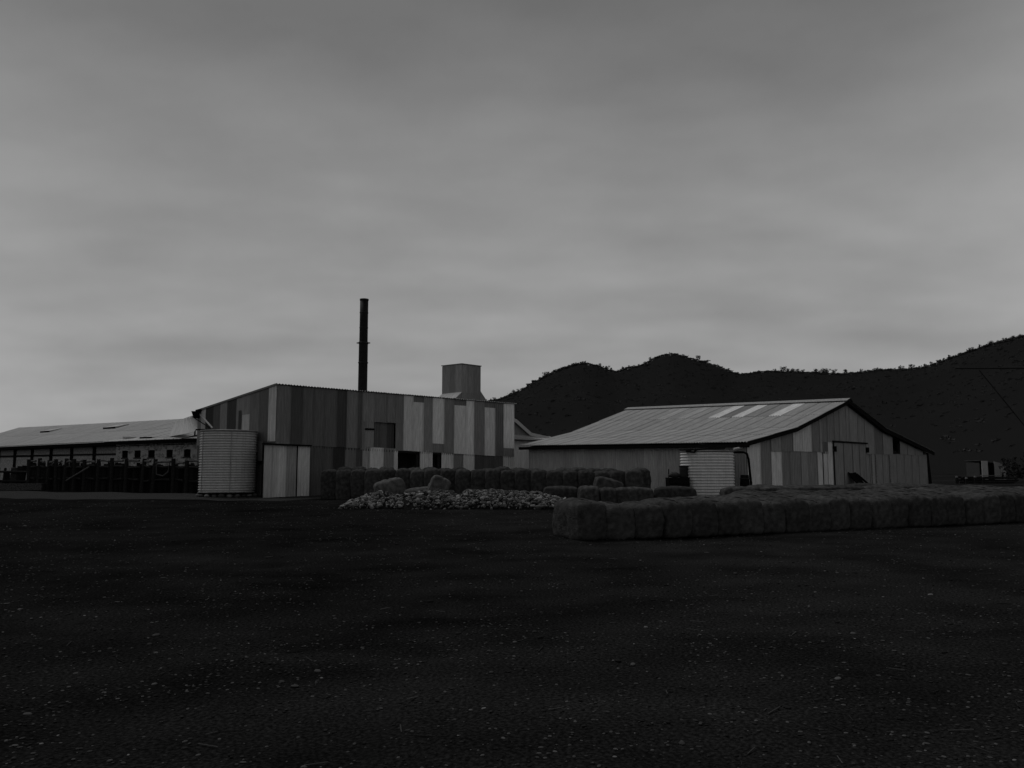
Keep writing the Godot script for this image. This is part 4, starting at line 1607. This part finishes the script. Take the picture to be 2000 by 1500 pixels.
func build_far_right() -> void:
	# stacked rails with a pale topmost plank
	var st := start()
	var o := thing("timber_stack", "low stack of dark rails topped by a pale plank, before the hut", "timber", P(28.7, 0.72, 50.0), 0.04)
	for row in 5:
		for k in 2:
			st = start()
			var x0 := -1.5 + rng.randf_range(-.3, .3)
			var x1 := 1.7 + rng.randf_range(-.4, .3)
			pole(st, [Vector3(x0, .05 + .09 * row, .12 - .24 * k), Vector3(x1, .05 + .09 * row + rng.randf_range(-.03, .03), .12 - .24 * k)], [.055, .045], 6)
			put("rail", st, timber([0.04, 0.06, 0.025][(row + k) % 3]), o)
	st = start()
	bar(st, Vector3(-.3, .52, .1), Vector3(1.4, .49, .1), .22, .04)
	put("top_plank", st, timber(0.24), o)
	var label := ["leftmost short stump post with pale top by the timber stack", "lowest short stump post with pale top, second from left", "short stump post with pale top, third from left", "short stump post with pale top nearest the hut"]
	for i in 4:
		var x: float = [26.75, 27.32, 27.85, 28.35][i]
		var y: float = [1.12, 1.05, 1.13, 1.14][i]
		var p := thing("stump_post", label[i], "post", P(x, .7, 49.6), 0.0, "pale-topped posts by the timber stack")
		st = start()
		pole(st, [Vector3.ZERO, Vector3(.01, y - .7, 0)], [.09, .07], 7)
		put("shaft", st, timber(0.03), p)
		st = start()
		pole(st, [Vector3(.01, y - .71, 0), Vector3(.01, y - .62, 0)], [.075, .06], 7)
		put("top", st, timber(0.34), p)
	# jib and stay of a hoist that stands just outside the frame
	var jib := thing("hoist", "thin dark jib with slanting stay crossing the hillside at the right edge", "hoist")
	st = start()
	pole(st, [P(24.5, 7.17, 45.0), P(30.4, 7.2, 45.0)], [.05, .07], 7)
	put("jib", st, timber(0.06), jib)
	st = start()
	pole(st, [P(25.85, 7.06, 45.0), P(30.4, 1.0, 45.0)], [.035, .035], 6)
	put("stay", st, timber(0.06), jib)
	st = start()
	pole(st, [P(30.4, .6, 45.0), P(30.4, 7.6, 45.0)], [.16, .12], 8)
	put("mast", st, timber(0.02), jib)
	# dark bush at the edge of the frame
	shrub("bush", "tall dark bushy shrub at the far right edge before the hut", P(28.3, .7, 45.0), 2.0, 1.2, 900, 0.022, 51)
	shrub("bush", "low dark bush between the wool store corner and the timber stack", P(26.2, .7, 56.0), .6, 1.1, 260, 0.025, 52)


func shrub(called: String, label: String, at: Vector3, h: float, w: float, leaves: int, tone: float, sd: int) -> void:
	var r := RandomNumberGenerator.new()
	r.seed = sd
	var o := thing(called, label, "shrub", at)
	var st := start()
	for k in 6:
		var e := Vector3(r.randf_range(-.6, .6) * w, h * r.randf_range(.5, .85), r.randf_range(-.6, .6) * w)
		pole(st, [Vector3.ZERO, e * .5 + Vector3(0, .1, 0), e], [.05, .035, .012], 5)
	put("stem", st, timber(0.03), o)
	st = start()
	var clumps := []
	for k in 16:
		clumps.append([Vector3(r.randf_range(-.8, .8) * w, h * r.randf_range(.18, .92), r.randf_range(-.8, .8) * w), r.randf_range(.2, .38) * w])
	for k in leaves:
		var cl: Array = clumps[r.randi() % 16]
		var v := Vector3(r.randf_range(-1, 1), r.randf_range(-1, 1), r.randf_range(-1, 1))
		if v.length() > 1.0:
			v = v.normalized()
		var c: Vector3 = cl[0] + v * cl[1]
		c.y = maxf(c.y, .05)
		st.set_smooth_group(-1)
		for q in 3:
			st.set_uv(Vector2.ZERO)
			st.add_vertex(c + Vector3(r.randf_range(-1, 1), r.randf_range(-1, 1), r.randf_range(-1, 1)) * .11)
	put("foliage", st, flat_mat("leaf%d" % sd, tone, 1.0), o)


func build_skyline_trees() -> void:
	# [direction in degrees, height in metres, slim or round]
	var groups := [
		["on the left shoulder of the first hill", [[-1.8, 4.2, 0], [-1.26, 2.4, 1], [-.75, 2.2, 1], [.11, 4.0, 0], [.4, 3.2, 0], [1.08, 2.6, 1], [1.5, 3.0, 1], [1.95, 3.4, 1], [2.27, 4.6, 0], [2.5, 3.0, 1], [3.0, 2.5, 1], [3.6, 2.4, 1], [4.0, 2.2, 1]]],
		["in the dip between the two humps", [[6.18, 3.8, 0], [6.71, 3.4, 1], [6.95, 3.0, 1], [7.42, 2.8, 1], [7.62, 2.4, 1], [8.2, 2.0, 1], [8.88, 3.4, 0], [9.3, 2.4, 1], [9.66, 4.8, 0]]],
		["on the right side of the second hump", [[11.9, 2.2, 1], [12.89, 4.2, 1], [13.4, 2.0, 1], [14.2, 2.1, 1], [15.5, 2.0, 1]]],
		["along the long saddle", [[17.9, 3.0, 1], [18.45, 5.4, 1], [18.7, 4.2, 1], [19.03, 4.4, 1], [19.35, 4.0, 1], [19.7, 3.4, 1], [20.53, 5.2, 1], [20.94, 5.2, 1], [21.2, 4.8, 1], [21.63, 4.0, 1], [22.31, 4.2, 1], [22.7, 2.5, 1], [23.23, 5.0, 0]]],
		["where the right hill begins to rise", [[25.57, 5.2, 1], [26.13, 6.0, 1], [26.62, 4.0, 0], [26.92, 4.6, 0], [27.27, 5.2, 0], [27.67, 4.2, 1], [28.0, 3.2, 1], [28.33, 3.4, 1]]],
		["on the steep right hillside skyline", [[28.9, 2.6, 1], [29.51, 3.6, 1], [29.93, 2.6, 1], [30.57, 3.8, 1], [30.95, 3.0, 1], [31.29, 3.4, 1], [31.7, 2.8, 1], [32.1, 2.8, 1]]]]
	var crowns := []
	for v in 4:
		var st := start()
		var r := RandomNumberGenerator.new()
		r.seed = 600 + v
		var cl := []
		for k in 9:
			cl.append([Vector3(r.randf_range(-.34, .34), r.randf_range(.16, .88), r.randf_range(-.34, .34)), r.randf_range(.14, .24)])
		for k in 420:
			var e: Array = cl[r.randi() % 9]
			var u := Vector3(r.randf_range(-1, 1), r.randf_range(-1, 1), r.randf_range(-1, 1))
			if u.length() > 1.0:
				u = u.normalized()
			var c: Vector3 = e[0] + u * e[1]
			st.set_smooth_group(-1)
			for q in 3:
				st.set_uv(Vector2.ZERO)
				st.add_vertex(c + Vector3(r.randf_range(-1, 1), r.randf_range(-1, 1), r.randf_range(-1, 1)) * .09)
		st.generate_normals()
		crowns.append(st.commit())
	var trunk := start()
	pole(trunk, [Vector3(0, -.1, 0), Vector3(.02, .4, 0), Vector3(-.01, .7, 0)], [.04, .03, .015], 5)
	pole(trunk, [Vector3(.02, .38, 0), Vector3(.24, .72, .05)], [.022, .01], 4)
	pole(trunk, [Vector3(.02, .42, 0), Vector3(-.22, .75, -.05)], [.022, .01], 4)
	trunk.generate_normals()
	var trunk_mesh := trunk.commit()
	var leaf := flat_mat("far_leaf", 0.03, 1.0)
	for g in groups:
		for i in g[1].size():
			var q: Array = g[1][i]
			var c := crest(q[0])
			var at := P(sin(deg_to_rad(q[0])) * c.x, hill_y(q[0], c.x) - .12 * q[1], cos(deg_to_rad(q[0])) * c.x)
			var t := thing("skyline_tree", "small dark tree %s, %s from the left" % [g[0], COUNT[i]], "tree", at, rng.randf() * TAU, "small trees along the hill skyline")
			var h: float = q[1] * rng.randf_range(.72, 1.12) * (0.8 if q[0] > 25.0 else 0.95)
			var wide: float = h * (1.05 if q[2] == 1 else .68)
			var b := Basis.from_scale(Vector3(wide, h, wide))
			use("trunk", trunk_mesh, timber(0.03), t, Transform3D(b, Vector3.ZERO))
			use("crown", crowns[i % 4], leaf, t, Transform3D(b, Vector3.ZERO))


# ==================================================================== stones and sticks on the yard
func build_litter() -> void:
	var sm := SphereMesh.new()
	sm.radius = .5
	sm.height = .8
	sm.radial_segments = 7
	sm.rings = 3
	var mm := MultiMesh.new()
	mm.transform_format = MultiMesh.TRANSFORM_3D
	mm.use_colors = true
	mm.mesh = sm
	mm.instance_count = 30000
	for i in mm.instance_count:
		var d := 3.0 + 27.0 * pow(rng.randf(), 1.6)
		var x := rng.randf_range(-1.0, 1.0) * (d * .72 + 2.0)
		if lump_noise.get_noise_2d(x * 5.0 + 700.0, d * 9.0) < 0.02 and rng.randf() < 0.75:
			x = rng.randf_range(-1.0, 1.0) * (d * .72 + 2.0)
		var s := rng.randf_range(.008, .022) * (1.0 + d * .03)
		if rng.randf() < 0.02:
			s *= 2.0
		var b := Basis(Vector3.UP, rng.randf() * TAU) * Basis.from_scale(Vector3(s * rng.randf_range(.8, 1.8), s * rng.randf_range(.4, .8), s))
		mm.set_instance_transform(i, Transform3D(b, P(x, G(x, d) + s * .1, d)))
		var c := 0.014 + 0.06 * pow(rng.randf(), 2.5)
		if rng.randf() < 0.012:
			c = rng.randf_range(.06, .16)
		mm.set_instance_color(i, Color(c, c, c))
	var mi := MultiMeshInstance3D.new()
	mi.name = "gravel"
	mi.multimesh = mm
	var m := StandardMaterial3D.new()
	m.vertex_color_use_as_albedo = true
	m.roughness = 1.0
	m.metallic_specular = 0.05
	mi.material_override = m
	add_child(mi)
	mi.set_meta("kind", "stuff")
	tag(mi, "scattered small stones over the dark yard", "gravel")
	var stick := BoxMesh.new()
	stick.size = Vector3(1, .06, .06)
	var m2 := MultiMesh.new()
	m2.transform_format = MultiMesh.TRANSFORM_3D
	m2.use_colors = true
	m2.mesh = stick
	m2.instance_count = 500
	for i in m2.instance_count:
		var d := 3.2 + 24.0 * pow(rng.randf(), 1.4)
		var x := rng.randf_range(-1.0, 1.0) * (d * .7 + 2.0)
		var s := rng.randf_range(.04, .16)
		var b := Basis(Vector3.UP, rng.randf() * TAU) * Basis(Vector3(0, 0, 1), rng.randf_range(-.12, .12)) * Basis.from_scale(Vector3(s, s * .8, s * .8))
		m2.set_instance_transform(i, Transform3D(b, P(x, G(x, d) + .008, d)))
		var c := 0.015 + 0.07 * pow(rng.randf(), 2.5)
		m2.set_instance_color(i, Color(c, c, c))
	var mj := MultiMeshInstance3D.new()
	mj.name = "straw_and_twigs"
	mj.multimesh = m2
	mj.material_override = m
	add_child(mj)
	mj.set_meta("kind", "stuff")
	tag(mj, "bits of straw and twig trodden into the yard", "twigs")
